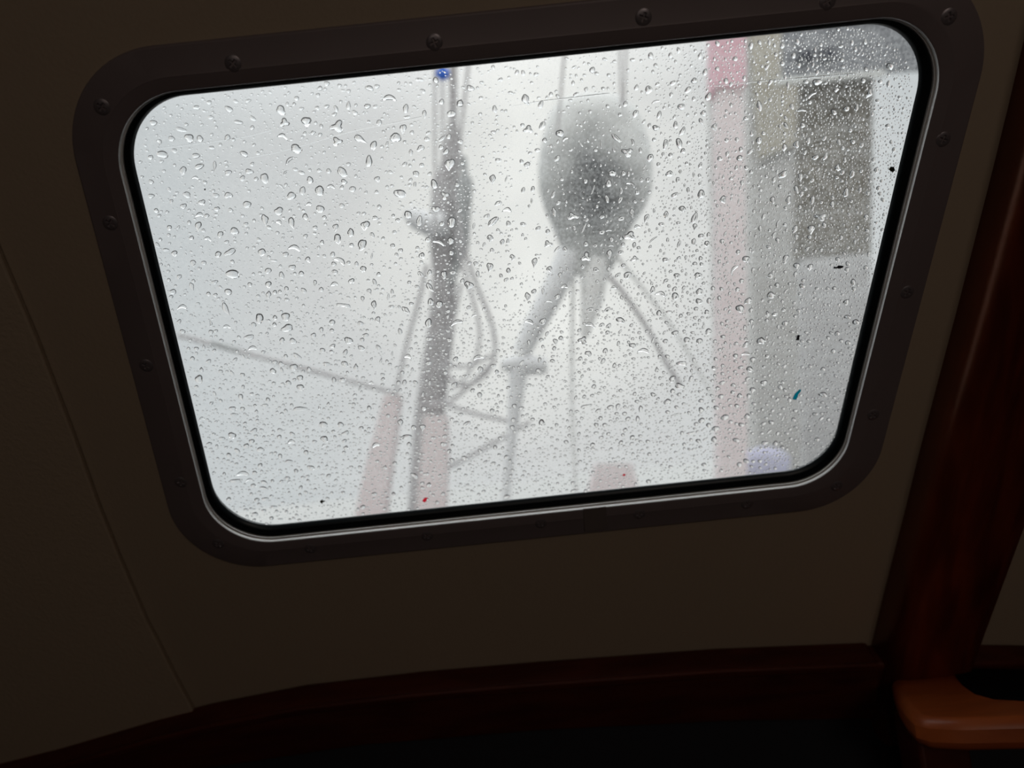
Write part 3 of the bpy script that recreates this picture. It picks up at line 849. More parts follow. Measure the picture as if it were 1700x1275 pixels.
# traced drops: crop origin and scale, then kind, x, y, long, wide, angle (image degrees)
TR = {
(220, 90, 5.3125): "e565,470,60,40,15;e850,485,85,45,40;e1310,495,95,70,40;t1340,605,80,70,0;p1535,600,100,80,90;b1325,725,95,50,15;e1445,835,95,80,20;b1385,935,100,40,-40;e500,740,95,65,30;e595,745,60,55,20;e265,885,105,65,20;e345,745,60,45,10;e185,605,70,45,10;e430,665,110,35,15;b235,775,60,45,60;e590,990,80,50,-20;p445,1030,80,60,100;e1165,1095,100,65,75;e1030,1035,70,50,20;e985,880,75,50,25;e560,895,70,45,10;e165,1125,50,35,15;e480,1240,75,50,30;e845,1045,65,45,-20;b555,1090,60,35,10;e1500,1205,80,50,90;e1565,1110,60,60,0;e1650,1205,85,85,0;e1400,1250,80,70,-20;p725,990,90,30,95;b1350,1045,50,30,-50;e935,600,80,35,15;e1060,565,70,35,35;e700,825,60,30,10;e845,1245,80,50,-10;e735,1245,60,40,10;e165,1250,60,40,10;e160,910,45,45,0;e370,850,50,40,10;e970,1095,50,50,0;e1055,970,40,35,0;p835,740,70,45,120;e1630,475,40,38,0;e1655,300,42,42,0;p1635,365,45,35,80;e1365,440,38,28,90;e1425,440,32,30,0;e1490,480,40,32,0;e1520,700,36,34,0;e1655,710,34,34,0;e1665,635,42,30,90;e1020,410,50,30,-10;e910,415,55,28,30;e1435,1015,50,28,15;e1490,1045,60,35,20;b1310,1165,60,25,40;e1090,1100,45,35,0;e255,945,42,28,0;e325,1195,50,28,60;e640,1130,40,32,40",
(540, 90, 5.3125): "e390,300,75,45,30;b565,390,135,60,5;e370,460,60,45,-20;e440,462,50,30,-10;e205,455,80,35,85;e710,480,75,50,100;e830,225,80,30,5;e975,230,60,45,60;p875,530,75,35,90;e1280,300,75,50,20;p1190,430,70,60,-60;e1110,525,90,50,-20;t105,640,110,90,0;e475,605,60,45,90;p685,660,85,55,90;e620,735,95,85,30;e720,555,60,30,-10;p310,750,120,55,30;p425,810,85,60,95;t105,770,80,70,0;e840,830,70,50,-40;p755,870,60,35,90;e385,945,100,60,95;e150,1040,105,70,45;e165,1125,55,45,0;p1095,975,110,80,95;e960,1145,80,60,90;e800,1055,60,50,20;e660,1230,110,75,15;b50,1170,80,40,10;p1475,1105,85,55,95;e1525,935,55,40,0;e1495,485,70,40,85;e1065,860,60,45,-50;e1190,770,50,40,0;e240,1190,60,50,0;p460,1105,60,45,60;t1055,1245,70,60,0;e1030,745,65,35,-40;e1090,725,50,40,90;e700,970,50,35,-35;e860,325,50,35,20;e1595,1100,70,15,105;e1025,420,55,40,110;e205,325,36,36,0;e30,1030,45,42,0;e205,970,38,34,0;e765,690,38,34,-30;e545,790,55,22,100;e575,1040,45,32,30;e750,1110,45,28,-50;e790,1150,60,25,90;e920,1055,42,32,-20;e1635,340,50,28,10;e1480,115,42,30,60;e1690,160,45,35,100;e1380,250,40,28,0;e1545,225,45,35,-20;e650,315,38,28,0;p125,280,40,36,90;e95,480,60,35,70;e260,515,55,38,20",
(860, 40, 5.3125): "p70,670,110,60,60;e200,710,70,45,115;e215,895,85,50,115;t90,930,80,60,0;e370,965,80,60,10;b415,1015,60,35,-30;p80,1245,60,50,80;e865,1005,110,40,40;t965,1130,90,70,0;e1035,790,75,45,125;e510,620,60,30,-40;e655,405,60,45,120;e160,445,50,35,0;e485,520,45,30,100;e290,620,45,35,100;e1215,915,60,50,0;e1150,580,85,55,120;e1170,280,55,50,90;e1345,275,55,35,100;e1555,500,60,50,0;e1440,730,65,60,0;e1420,1050,85,60,80;e1300,1060,90,45,95;e1450,945,80,45,125;e1165,1180,80,50,120;e1245,800,65,40,110;e1500,580,75,45,-30;p1635,790,60,50,90;p1615,860,60,40,60;e1680,640,75,55,100;e1605,280,60,40,110;e1365,520,60,40,-30;b1215,685,80,30,-20;e345,1185,65,40,120;e405,770,35,25,0;e855,610,35,15,0;e790,725,35,35,0;e900,800,40,35,0;e800,450,40,30,0;e585,450,35,25,0;e1455,1120,50,45,0;e1650,425,60,45,110;e1390,890,70,40,90;e945,705,55,40,120;p600,580,55,30,90;e1045,560,55,40,110;e1230,530,50,30,-20;e1350,625,50,35,100;e1550,660,45,35,100;e1215,365,45,35,60;e1010,315,50,30,-10;e765,310,45,28,10;e850,330,42,28,-10;e495,380,45,25,-30;e45,430,50,35,80;p350,640,45,30,80;b1010,1040,60,35,80;e1110,860,50,25,120;e1080,1115,50,32,90;e845,1110,45,25,60;e555,1060,50,22,50;e1200,1020,40,35,0;e1380,820,50,28,110;e1240,1240,50,35,110;e465,1110,40,25,-10;p735,1060,75,16,90;e1505,1045,45,30,-20;e1280,1150,45,30,90",
(1180, 30, 5.3125): "e355,245,65,45,100;e630,245,55,40,90;e430,215,45,35,60;e515,215,50,30,90;e215,360,45,45,0;p495,430,60,35,-40;e730,330,55,40,100;e1430,130,55,50,110;p60,450,50,35,60;e295,530,50,35,100;e430,570,45,35,110;e680,590,65,30,95;e935,565,85,60,0;e840,560,45,40,0;e1345,550,45,45,0;p1580,430,75,60,70;b890,680,90,35,-35;p1395,670,95,45,125;p430,780,100,50,80;e715,780,55,40,80;b800,815,90,40,-5;e1195,800,60,45,0;e1285,790,70,35,95;e810,945,55,40,90;p665,950,70,35,60;p35,965,70,50,70;e310,885,45,40,0;e425,1080,70,50,95;e360,1020,50,35,90;e465,1015,40,35,90;p230,1075,55,35,100;p140,1080,45,40,90;e650,1140,65,45,100;e755,1115,75,50,90;e860,1080,65,40,95;e265,1160,50,40,100;p145,1200,60,35,110;e345,1180,65,35,-40;e255,1235,60,50,0;e920,1230,60,45,-30;e1330,1120,50,35,105;e1560,950,45,35,0;e1495,560,40,40,0;e1250,1090,50,40,0;e1000,1060,50,35,-30;e1360,210,50,40,110;e1245,215,50,35,90;e525,720,45,30,110;e1010,1220,80,35,125;e80,1240,50,40,0;e1085,830,60,45,60;p1105,635,45,45,90;e375,870,50,25,110;e1155,370,40,35,0;e1230,990,45,35,110;e575,320,38,34,90;e485,340,30,25,0;e120,640,40,25,110;p180,770,42,32,80;e660,880,45,30,60;e915,325,38,32,0;e1275,275,50,35,110;e970,235,42,32,100;e1000,360,42,28,0;e1140,250,60,30,-10;e1165,430,38,34,0;e1030,480,38,30,0;e900,415,45,25,100;e1425,845,40,28,100;e1590,1095,42,28,80;e690,1190,40,30,60;e830,1185,50,30,110;e1435,1250,50,35,100;e1470,730,40,35,90;e545,1150,40,28,-20;e1565,580,60,35,100",
(220, 330, 5.3125): "e1010,50,75,60,20;e1290,110,80,70,20;p1170,190,110,55,80;p1405,215,100,55,70;e1655,90,75,65,0;e1525,160,60,50,60;b1290,210,60,50,30;p615,35,60,55,70;b590,145,80,50,0;p580,245,80,60,90;e900,285,85,60,20;e775,315,60,50,110;b665,355,75,40,15;e860,470,105,55,-20;e755,490,60,50,-30;b1430,435,110,60,10;p1140,475,75,65,100;e1350,490,60,40,-10;d1245,545,65,25,5;p1550,540,60,45,60;e1410,605,60,50,0;p535,570,60,50,90;p370,485,60,50,80;e295,450,60,30,0;e885,665,130,75,10;e1195,635,60,50,0;e1315,675,65,45,60;p1200,760,65,55,80;e725,735,60,35,-5;p525,775,80,35,70;e845,820,65,55,5;e355,820,65,45,10;b440,955,80,50,0;p825,975,120,50,60;e1120,1055,90,70,70;e1350,1040,80,70,-10;e1365,1140,105,65,-10;e1030,1220,90,45,-10;e1415,1255,70,45,10;e1320,1250,50,50,0;e440,1170,50,40,0;e1510,810,60,40,50;p1200,850,70,45,90;e630,565,50,35,0;e210,105,40,45,90;e450,65,60,45,-10;b830,1130,80,35,5;e1595,1205,50,45,0;p1665,1160,55,40,80;e410,1085,50,35,-50;b1555,50,60,40,0;e745,90,50,45,20;e865,100,45,35,10;e1690,165,35,45,90;p1360,800,55,40,60;e1490,660,50,45,0;p1610,745,60,30,90;e1665,800,45,40,0;p410,690,50,40,120;e655,150,42,40,0;e235,150,40,28,0;e325,255,40,50,0;e320,320,36,30,0;e245,360,32,32,0;e500,210,38,34,0;e625,280,40,32,-10;e1000,225,45,38,0;e1115,360,45,32,10;e1525,330,42,38,0;e1605,305,42,28,15;e1670,385,42,38,0;e1070,430,34,28,0;e1035,755,40,38,0;e1125,655,30,30,0;e1110,860,42,30,0;e340,865,40,32,0;e315,640,32,28,0;e320,715,32,32,0;e670,840,38,40,0;e730,850,42,36,0;e1290,880,40,30,0;e1360,890,45,30,-10;e1255,825,40,40,0;e1300,820,32,36,0;e970,150,32,30,0;e1250,1110,38,40,20;e1255,1050,42,45,30;b690,1100,50,30,90;e880,555,40,34,0;e520,345,40,42,60;e830,380,45,30,-10;e735,1165,38,28,0;p340,25,50,28,110",
(540, 330, 5.3125): "p350,240,85,80,100;e325,405,110,65,120;p110,360,90,70,70;p90,255,65,50,100;e225,300,80,55,80;e415,320,55,35,60;e230,410,45,40,0;e440,170,55,40,10;b130,550,115,60,35;e75,575,45,40,0;e335,620,60,50,-20;e65,490,45,45,0;e85,645,55,40,0;p235,730,60,50,60;b80,755,70,50,-5;p390,820,60,40,60;d160,940,120,50,5;p330,885,50,35,80;p430,940,80,50,90;p465,1070,60,50,60;e310,1100,50,45,0;e60,1090,55,50,20;e60,1165,50,40,30;e355,1205,55,40,0;e205,1250,75,60,20;p715,985,85,50,40;e660,1170,60,35,80;e730,140,80,60,60;e830,195,95,50,95;e975,90,75,50,0;e1115,205,85,75,90;p1105,375,70,60,90;b1000,385,110,45,20;e905,360,50,45,0;p855,505,65,50,60;e840,665,70,35,45;e920,650,50,40,90;e1045,670,75,50,90;e1110,475,50,40,90;p925,785,100,45,45;p1265,765,80,75,100;e930,910,60,55,90;e1005,930,70,50,-50;e910,1095,80,60,110;e915,1235,60,35,0;b1160,1090,110,45,-20;e1480,200,105,60,-40;e1425,155,60,40,-30;e1525,40,75,35,-20;b1605,100,80,50,10;e1615,220,50,45,90;p1455,350,65,55,95;p1560,385,60,40,95;p1450,605,90,50,100;p1650,520,60,45,100;p1325,575,50,40,100;e1345,665,60,35,80;p1615,640,55,45,90;e1595,715,45,35,-40;e1550,680,45,30,70;b1310,1030,50,25,-20;e665,455,40,40,0;e595,415,45,40,0;e610,295,45,30,0;e1470,455,45,35,100;e145,60,48,40,20;e340,130,36,32,0;e475,70,42,34,-30;e640,190,38,42,110;e600,150,32,32,0;e510,350,34,32,0;e205,565,36,36,0;e275,575,45,35,90;e410,505,55,18,100;e630,495,40,32,60;e435,735,60,35,80;e590,820,45,30,80;e555,865,65,20,100;e740,740,40,32,90;e325,1245,42,38,0;e1210,725,50,35,95;e1125,650,55,35,0;e1400,405,45,25,110;e1610,375,42,32,100;e1345,390,40,28,90;e1310,240,60,24,100;e1525,280,42,30,20;e1265,960,42,38,-40;e1080,1040,42,28,100;e980,310,35,28,90;e1190,370,35,35,90;e1030,220,50,40,-30",
(860, 280, 5.3125): "e310,230,65,35,110;e45,190,55,35,95;e130,180,55,35,100;p320,385,85,40,80;t480,420,80,60,0;t265,665,65,55,0;p340,715,70,30,130;p145,830,90,45,100;e45,490,50,40,0;p260,560,55,40,110;t600,780,80,70,0;p805,755,80,50,90;e830,40,65,60,0;e800,130,70,50,80;e785,265,70,40,80;b1000,140,80,40,30;e900,275,60,35,120;p1005,395,80,40,80;t985,595,100,75,0;e910,440,60,40,-20;b1050,515,65,40,-10;p1130,440,85,40,110;p1305,410,75,40,90;p1450,360,65,60,90;e1335,45,70,50,-20;e1410,100,55,40,90;e1380,235,70,45,-35;e1615,225,85,60,90;e1555,435,100,50,110;p1560,515,65,40,100;e1615,595,55,45,10;p1665,665,60,45,80;e1550,645,65,40,90;e1420,665,60,35,115;e1190,625,90,20,-40;e965,940,75,60,-40;e880,940,60,35,-30;e1300,805,55,45,0;e1400,945,60,45,-20;e1585,945,75,55,-40;p280,890,60,50,70;p85,1130,75,50,90;b410,1040,70,40,-5;b1260,1105,90,50,15;e1185,1070,70,40,100;e1385,1125,65,65,0;e1600,1085,65,60,20;e1595,1170,60,50,20;e1560,840,40,45,90;e1620,845,35,40,90;e1460,1055,50,30,120;e1305,990,55,35,-20;e925,670,35,40,90;p825,625,45,40,90;t1030,795,60,45,0;e1685,1165,60,40,90;b845,1050,60,35,5;e595,110,45,35,90;e660,190,85,15,110;e580,525,90,20,115;p370,940,50,35,90;e930,855,45,35,30;e930,40,50,35,80;e975,45,45,28,90;e1090,100,45,32,100;e1145,100,45,38,90;e1050,210,45,38,90;e1030,290,35,30,0;e1100,275,35,32,0;e910,195,55,28,95;e475,25,35,25,90;e385,95,38,30,-20;e120,285,55,18,95;e495,520,45,28,70;e740,425,42,36,0;e1160,205,30,30,0;e1500,190,50,32,85;e1550,55,50,25,90;e1265,490,50,35,10;e1415,480,45,32,-10;e1320,630,40,30,100;e1345,910,38,34,10;e1420,790,40,36,0;e1480,785,45,25,100;e1545,770,40,25,-20;e1065,700,42,30,60;e1025,675,55,35,90;e905,740,50,38,-30;e415,710,50,35,60;b800,545,55,20,-5;b820,680,45,18,-5;e680,680,45,25,0;e710,815,35,22,110;e570,865,35,35,0;p690,890,55,38,20;p800,890,55,35,80;e700,995,35,32,90;e345,1130,60,40,-50;b275,1170,55,25,5;e220,1080,55,25,90;e140,1085,50,45,0;e325,1230,50,35,-40;e1635,1015,45,30,-40;e1200,375,45,25,90",
(1180, 270, 5.3125): "p110,330,70,60,60;e635,105,85,60,-40;e790,125,65,45,80;p275,180,60,35,100;e755,235,70,45,80;e800,275,60,35,115;e1190,265,85,50,115;e1245,100,75,45,110;p1120,40,65,60,-70;e1460,65,60,40,125;e1490,275,40,35,0;e545,330,70,45,95;e685,330,75,50,110;e895,330,80,40,100;t970,480,90,60,0;e1070,365,60,40,95;e465,475,60,35,115;e590,540,70,30,105;e655,545,40,35,0;p740,590,80,45,115;p885,590,80,65,90;e555,640,65,35,120;e435,580,55,35,95;e100,695,50,40,100;e240,790,50,40,100;p315,850,75,60,-20;b205,940,100,40,-50;e660,850,80,55,115;p760,920,75,60,90;p875,925,65,50,115;p520,1000,65,45,160;e745,985,55,35,100;e585,1080,45,45,0;e270,1045,50,40,120;e530,1170,75,60,-30;e330,1220,70,55,-30;e805,1090,55,45,0;e815,1040,40,35,0;e1255,1055,60,45,90;e1120,855,50,45,90;e850,760,50,30,-40;e750,775,45,35,90;e1370,480,45,50,0;e1195,1230,60,45,-40;e1000,550,55,40,90;e870,655,40,35,0;e1365,925,45,35,-30;e20,1110,45,40,90;e235,1120,50,35,-30;e510,745,50,30,20;e445,160,40,25,-50;e95,1115,40,35,0;e225,45,45,35,110;e315,45,42,38,90;e180,140,42,30,0;e440,240,35,32,0;e545,50,45,30,100;e585,80,42,28,100;e1160,85,50,35,110;e1325,75,42,30,-20;e1315,240,50,32,110;e1385,270,40,32,0;e1515,330,45,32,80;e1110,130,38,35,0;e785,390,40,32,-30;e660,400,38,35,0;e585,380,32,30,0;e835,230,38,35,0;e335,310,38,25,70;e245,340,50,18,105;e400,345,50,22,105;e380,430,42,25,105;e320,570,60,20,120;e295,605,60,20,105;e350,625,38,25,100;e395,650,38,25,90;e225,650,35,25,0;e180,705,32,28,0;e350,770,40,28,110;e370,785,35,25,-30;e75,875,45,32,110;e430,935,42,22,-40;e290,935,35,30,0;e575,880,32,30,0;e655,965,35,30,90;e150,1060,38,25,-40;e75,1195,42,38,90;e165,1155,45,25,110;e280,1160,40,25,20;e660,1135,50,25,-40;e695,1070,40,30,100;e785,1160,38,28,-10;e735,1235,35,30,0;e920,1195,35,28,0;e935,1110,38,28,0;e1030,1110,35,30,0;e1375,675,45,28,110;e1270,700,40,30,90;e630,1225,40,28,100;e520,1225,38,32,-20;e455,1215,30,30,0;e110,125,40,25,100;e125,630,50,22,115;e1295,570,40,28,60",
(280, 570, 6.0714): "b845,50,100,50,-5;e1295,130,95,45,30;e1260,240,80,65,5;e1325,350,65,60,20;e1330,445,75,65,25;e305,360,80,80,60;p330,265,50,45,-90;e745,320,50,45,0;p730,545,75,45,60;e1325,660,140,45,-3;e1560,820,90,65,10;e1570,965,75,65,10;e640,930,80,65,0;e785,1035,60,55,10;e925,1070,75,45,0;e860,880,75,45,-20;b1235,995,80,50,-10;e1245,915,60,40,15;e1115,945,50,45,0;e1120,875,50,45,0;e610,1130,60,45,30;e645,660,75,50,15;e660,720,80,35,0;e1210,1190,80,35,0;e1435,1255,70,50,20;b335,760,60,40,-10;e1590,210,75,45,5;e1550,70,55,50,0;p1655,30,50,60,60;e1050,280,60,60,20;e1060,405,45,40,0;e1205,400,60,55,0;p1665,375,65,45,100;e240,155,50,45,0;e280,55,45,45,0;e975,625,60,35,10;e1000,570,50,45,0;p840,510,40,45,-60;e640,1200,40,25,0;e920,1230,50,45,0;e985,995,50,25,0;e1385,1100,55,45,20;p1125,1140,60,40,60;e460,75,45,35,0;e525,285,45,40,0;p465,510,55,30,60;e1415,260,45,45,0;e1140,710,40,35,0;e280,440,45,35,0;e640,300,60,30,50;e750,440,50,30,80;e1660,890,35,45,90;e755,135,60,20,50;e1180,130,42,42,0;e1140,270,60,28,60;e870,630,35,38,90;e885,690,40,36,60;e1150,410,32,40,90;e1180,680,38,40,0;e770,810,42,40,0;e200,55,38,36,0;e355,40,50,28,80;e430,605,45,32,-40;e745,660,45,42,50;e880,935,40,36,0;e960,825,32,28,0;e960,945,30,34,0;e1395,945,38,32,0;e1395,870,36,34,0;e1675,945,36,34,0;b1565,1030,45,35,-20;e1350,1000,38,20,0;e740,1150,45,28,0;b770,1110,45,22,-15;e630,995,38,22,0;e705,990,38,22,0;e1640,85,50,38,-10;e265,530,38,32,0;e525,580,42,32,60;e1240,625,38,38,0;e1350,780,40,22,0;e600,1185,42,25,0;e425,1065,42,22,0;p1610,610,42,32,-90;e520,460,38,32,60;e1265,1030,38,22,0;e1230,555,38,28,0;b1515,650,35,30,100",
(560, 570, 5.6667): "e225,45,70,45,30;e385,40,60,40,70;e70,195,75,50,40;p175,220,60,45,-90;b665,125,65,50,10;e75,85,65,40,110;e50,345,60,45,0;e425,295,40,35,0;e430,340,40,40,0;p610,280,45,40,90;e630,370,60,40,120;b320,375,50,40,10;e240,325,40,30,0;b1325,135,110,50,-15;e1115,150,50,55,90;e1345,245,60,50,-30;e1100,390,60,45,-60;e1340,400,40,40,0;e1340,485,50,50,0;e1500,270,40,45,90;e300,610,45,45,0;e30,765,60,50,30;e75,845,75,40,-25;e340,710,40,45,120;p595,750,75,50,90;p720,795,55,45,60;p800,795,65,55,90;e650,880,105,45,-5;e1220,755,85,35,-20;e1010,875,50,35,-20;e905,890,50,30,0;e1000,950,65,45,0;e1485,980,40,45,0;b360,960,80,50,-20;p675,955,50,45,90;e540,1130,45,40,0;e1080,1100,45,45,0;p450,1165,40,40,-60;e725,1245,75,45,35;e835,1230,60,30,-10;p1150,1190,40,45,-60;e1470,1130,50,35,0;p815,615,45,50,90;e1665,590,45,45,0;e1455,635,45,45,0;e1540,555,45,30,0;e345,430,35,30,0;e80,985,45,45,0;e65,920,50,35,-20;e130,1165,40,30,0;e225,800,45,45,0;e1535,895,35,50,90;e1275,445,40,50,90;e870,370,50,25,95;e1160,670,45,35,0;e1645,790,40,50,90;e1085,965,35,40,90;e680,1095,40,30,-20;e735,690,35,30,0;e805,480,60,25,100;e590,445,55,25,120;e660,215,38,30,0;e705,250,42,28,100;e410,165,55,20,100;e515,100,55,18,95;e320,150,40,22,110;e95,275,32,28,0;e130,120,36,22,-40;e210,425,55,18,110;e605,510,35,28,0;e680,490,45,20,110;e775,240,35,25,0;e850,140,35,32,0;e1155,195,32,35,90;e1105,220,35,35,0;e1015,275,35,45,90;e1075,440,35,28,0;e1570,230,38,34,0;e1610,420,35,45,90;e1545,445,35,25,0;e1655,720,45,40,0;e1505,645,38,30,0;e1515,495,30,32,0;e1080,715,32,45,90;e1305,805,35,40,90;e1015,815,30,35,90;e1165,860,45,20,100;e1300,870,32,32,0;e960,730,32,38,90;e900,740,35,25,0;e940,680,32,25,0;e370,885,35,25,0;e375,1110,40,30,0;b460,985,50,25,60;e575,1010,38,22,0;e795,1040,60,22,10;e815,1110,38,22,0;e880,1110,32,25,30;e790,1210,35,28,-20;e1275,1210,30,22,0;e1285,1045,28,25,0;e1580,1185,38,35,0;e1650,1195,36,32,0;e1520,1155,32,28,0;e1625,1105,30,30,0;e1665,980,30,32,90;e155,575,38,35,0;e35,650,30,25,0;e230,650,35,22,0",
(860, 510, 5.3125): "e220,125,65,55,-50;b100,130,85,50,20;b635,155,80,45,10;e905,115,80,50,25;t570,295,80,60,0;e330,300,50,40,90;e320,365,40,40,0;e620,410,60,50,0;e1010,340,60,50,10;e770,385,50,45,-30;b1110,385,105,45,5;e750,475,60,35,115;e850,515,50,35,115;d1445,495,95,50,5;e1385,230,60,50,0;e1490,290,65,50,5;e1600,300,60,50,0;e1300,300,40,50,90;e1190,295,60,25,110;e1435,80,40,45,0;e1245,55,55,50,0;e1665,45,40,50,90;e1680,215,60,55,-30;p1365,630,70,55,-40;e1425,695,85,50,10;e1365,740,45,45,0;e1420,770,40,35,0;e1320,835,65,55,0;e1525,630,60,35,115;e1615,910,55,50,0;e1615,825,50,35,0;e1620,1000,60,50,0;p1225,550,45,40,-90;e670,700,45,40,0;e600,875,95,35,-15;e815,885,60,45,0;e880,875,60,35,110;p1080,900,60,40,100;e1055,985,55,35,90;e970,985,45,40,-20;e940,940,45,35,0;e210,1020,60,55,20;e690,1040,45,40,10;e765,1040,50,35,-30;e730,980,45,35,0;e945,1085,45,40,0;e1010,1150,50,45,-40;e735,1150,40,35,0;e910,1195,45,40,0;e1385,950,80,20,-20;e1525,1110,75,25,-10;e1590,1180,50,35,10;e425,1190,45,35,10;e660,1215,50,40,-10;e550,455,45,40,-30;e265,615,40,35,0;e305,475,45,35,0;e180,560,50,40,0;e135,1045,45,25,0;e185,1250,45,25,-10;p535,1125,50,30,100;e240,855,40,30,0;e1550,465,45,30,110;e1250,440,40,45,90;e1680,720,40,35,0;e1680,1040,45,40,0;e30,890,60,25,-10;e565,610,40,25,110;e95,310,45,32,80;e205,290,42,38,0;e220,350,32,35,0;e255,235,50,28,110;e385,220,34,30,0;e540,205,42,32,-30;e640,20,70,35,0;e790,20,65,35,-30;e800,165,60,35,-50;e790,225,45,38,0;e900,215,50,22,-45;e1000,160,42,28,-50;e885,320,45,28,110;e975,310,32,28,90;e1080,275,40,28,90;e1070,225,38,28,0;e1135,215,36,34,0;e1290,225,45,22,-45;e1310,140,38,35,0;e1335,42,65,25,0;e1505,60,38,38,0;e1570,15,45,35,-30;e1560,95,35,32,0;e1600,118,30,30,0;e1560,155,32,35,90;e1635,170,48,24,110;e1540,225,40,25,0;e1465,215,32,34,90;e1230,330,38,36,0;e1440,435,36,22,-20;e1600,550,38,28,110;e1530,560,36,24,90;e1470,625,32,22,100;e1345,545,32,22,0;e720,455,34,26,0;e650,480,50,18,-10;e945,430,38,26,0;e990,415,30,26,0;e585,495,34,26,0;e1030,630,42,25,-10;e1010,600,30,22,0;e1100,715,42,25,0;e1030,765,42,32,-20;e905,735,32,36,90;e655,780,38,32,0;e585,790,38,36,-20;e510,800,45,24,100;e490,640,45,24,0;e525,695,48,18,-30;e520,920,42,25,0;e465,920,38,28,110;e435,1005,32,24,100;e535,1020,36,28,0;e340,1040,34,34,0;e145,915,42,22,0;e130,990,38,34,0;e45,1025,40,18,0;e450,1065,34,28,0;e690,1110,45,30,0;e660,1250,40,25,0;e745,1245,36,22,0;e1080,1135,38,26,0;e1080,1185,34,26,0;e1145,1185,40,34,-20;e1010,905,36,20,0;e870,940,42,28,0;e1320,925,45,30,0;e1235,810,28,34,90;e1570,1030,40,36,0;e1445,1110,36,36,-30;e1325,1145,45,22,10;e1260,1190,30,22,0;e1465,1210,38,30,-10;e1525,1170,36,26,0;e1650,1165,50,18,-20;e190,465,50,30,90;e35,490,60,32,-50",
(1160, 500, 5.3125): "e365,65,75,70,-30;e460,80,50,35,-50;e550,350,65,75,110;e85,265,55,40,-20;e215,315,45,40,0;e415,385,65,45,-35;b415,465,85,35,-5;e325,485,45,50,60;e475,515,55,45,0;e450,600,50,60,100;e370,585,35,50,90;e430,685,50,35,-30;e205,720,60,35,-25;e575,720,60,50,-20;e475,785,60,50,-10;p170,770,50,40,0;e195,840,55,40,0;e360,835,45,50,110;e95,770,40,30,0;e305,740,45,35,0;e335,925,45,40,0;e155,940,50,40,0;e230,1025,75,50,-5;e425,1015,55,45,-10;e150,1125,65,50,-5;e25,1050,60,50,0;e20,875,50,35,0;e280,1065,45,35,0;e375,1090,50,40,0;e135,1220,55,50,-10;e330,1225,60,40,0;e580,1250,60,35,-10;e640,1070,40,50,110;e760,195,55,45,0;e750,575,50,30,-20;e1385,185,65,50,0;e1220,285,45,45,-40;e1310,140,60,40,0;e1095,825,80,45,5;e800,870,50,35,120;e670,115,35,50,90;e465,180,45,45,0;e880,85,40,35,0;t610,115,45,50,0;e1185,440,45,40,-30;e1095,600,40,40,0;e710,995,40,25,0;e775,1165,45,25,0;e695,1165,50,25,120;e740,1035,60,15,115;e300,805,35,45,90;e605,485,30,45,110;e150,510,35,40,120;e135,590,30,50,110;e210,570,35,35,0;e555,1165,40,25,-20;e570,1080,55,25,-30;e1040,1220,50,35,-10;e440,835,45,40,-20;e1065,935,35,25,-10;e1130,935,35,25,0;e1025,995,50,30,0;e70,95,42,32,100;e235,70,42,25,-20;e270,95,45,24,110;e40,220,45,24,110;e205,200,34,38,90;e245,220,30,34,90;e405,235,50,30,100;e475,225,42,22,110;e600,170,36,36,0;e750,75,38,36,0;e850,135,38,34,0;e920,70,34,26,0;e880,385,35,32,0;e795,435,32,26,110;e655,375,45,18,110;e330,375,42,36,0;e235,370,30,34,0;e185,430,34,34,0;e280,390,40,18,90;e230,490,28,32,0;e320,620,34,28,0;e210,640,36,34,0;e140,660,32,36,0;e395,640,34,26,-20;e575,665,34,22,0;e575,580,30,34,90;e740,715,34,30,0;e765,625,36,28,90;e115,835,34,32,60;e270,870,40,26,-20;e130,880,36,30,0;e25,605,0,0,0;e650,965,38,26,-30;e560,955,28,32,90;e695,865,34,34,0;e650,840,34,28,0;e485,905,45,28,0;e410,890,36,22,0;e105,1040,34,28,0;e85,1090,38,24,0;e310,995,34,20,0;e595,1030,32,26,0;e835,1045,42,40,0;e850,965,40,30,-10;e850,1050,0,0,0;e1080,1035,50,28,-40;e980,1140,38,22,-10;e910,580,38,24,0;e970,355,36,34,-30;e980,575,38,30,-30;e1255,350,38,34,0;e1140,325,38,36,-30;e945,275,32,28,0;e820,270,38,28,0;e735,235,34,22,0;e700,225,38,26,100;e270,1130,36,24,-20;e470,1165,34,22,0;e240,1205,32,20,0;e55,1215,45,20,-30;e620,1150,60,20,-45;e305,1165,30,18,0",
(300, 750, 6.375): "b655,235,135,60,0;e785,225,60,45,0;e580,310,110,45,5;b725,300,80,40,-5;e770,360,55,50,30;e885,325,80,40,20;e880,385,90,35,10;e840,145,50,50,30;e1140,100,85,35,0;e515,40,65,40,30;e645,60,45,30,0;p515,510,70,50,40;e805,510,60,45,0;e895,500,70,40,0;e985,585,60,35,0;e790,660,65,45,20;e880,625,55,35,0;e690,615,55,30,0;e960,705,45,45,0;p1050,50,70,25,60;e1220,205,45,50,60;e1130,280,45,50,100;e1065,315,35,45,70;e395,375,45,35,0;b350,230,45,40,-10;e960,470,45,30,0;e460,235,35,40,110;e1190,555,40,28,0;e1270,380,40,50,0;e530,120,40,25,0;e500,95,35,25,10;e550,445,35,25,0;e1015,630,45,32,0;e1120,635,40,38,60;e1055,715,55,25,0;e830,555,50,30,0;e640,680,38,28,0;e700,680,42,26,0;e830,425,38,26,0;e970,310,36,38,0;b1150,320,50,35,-20",
}


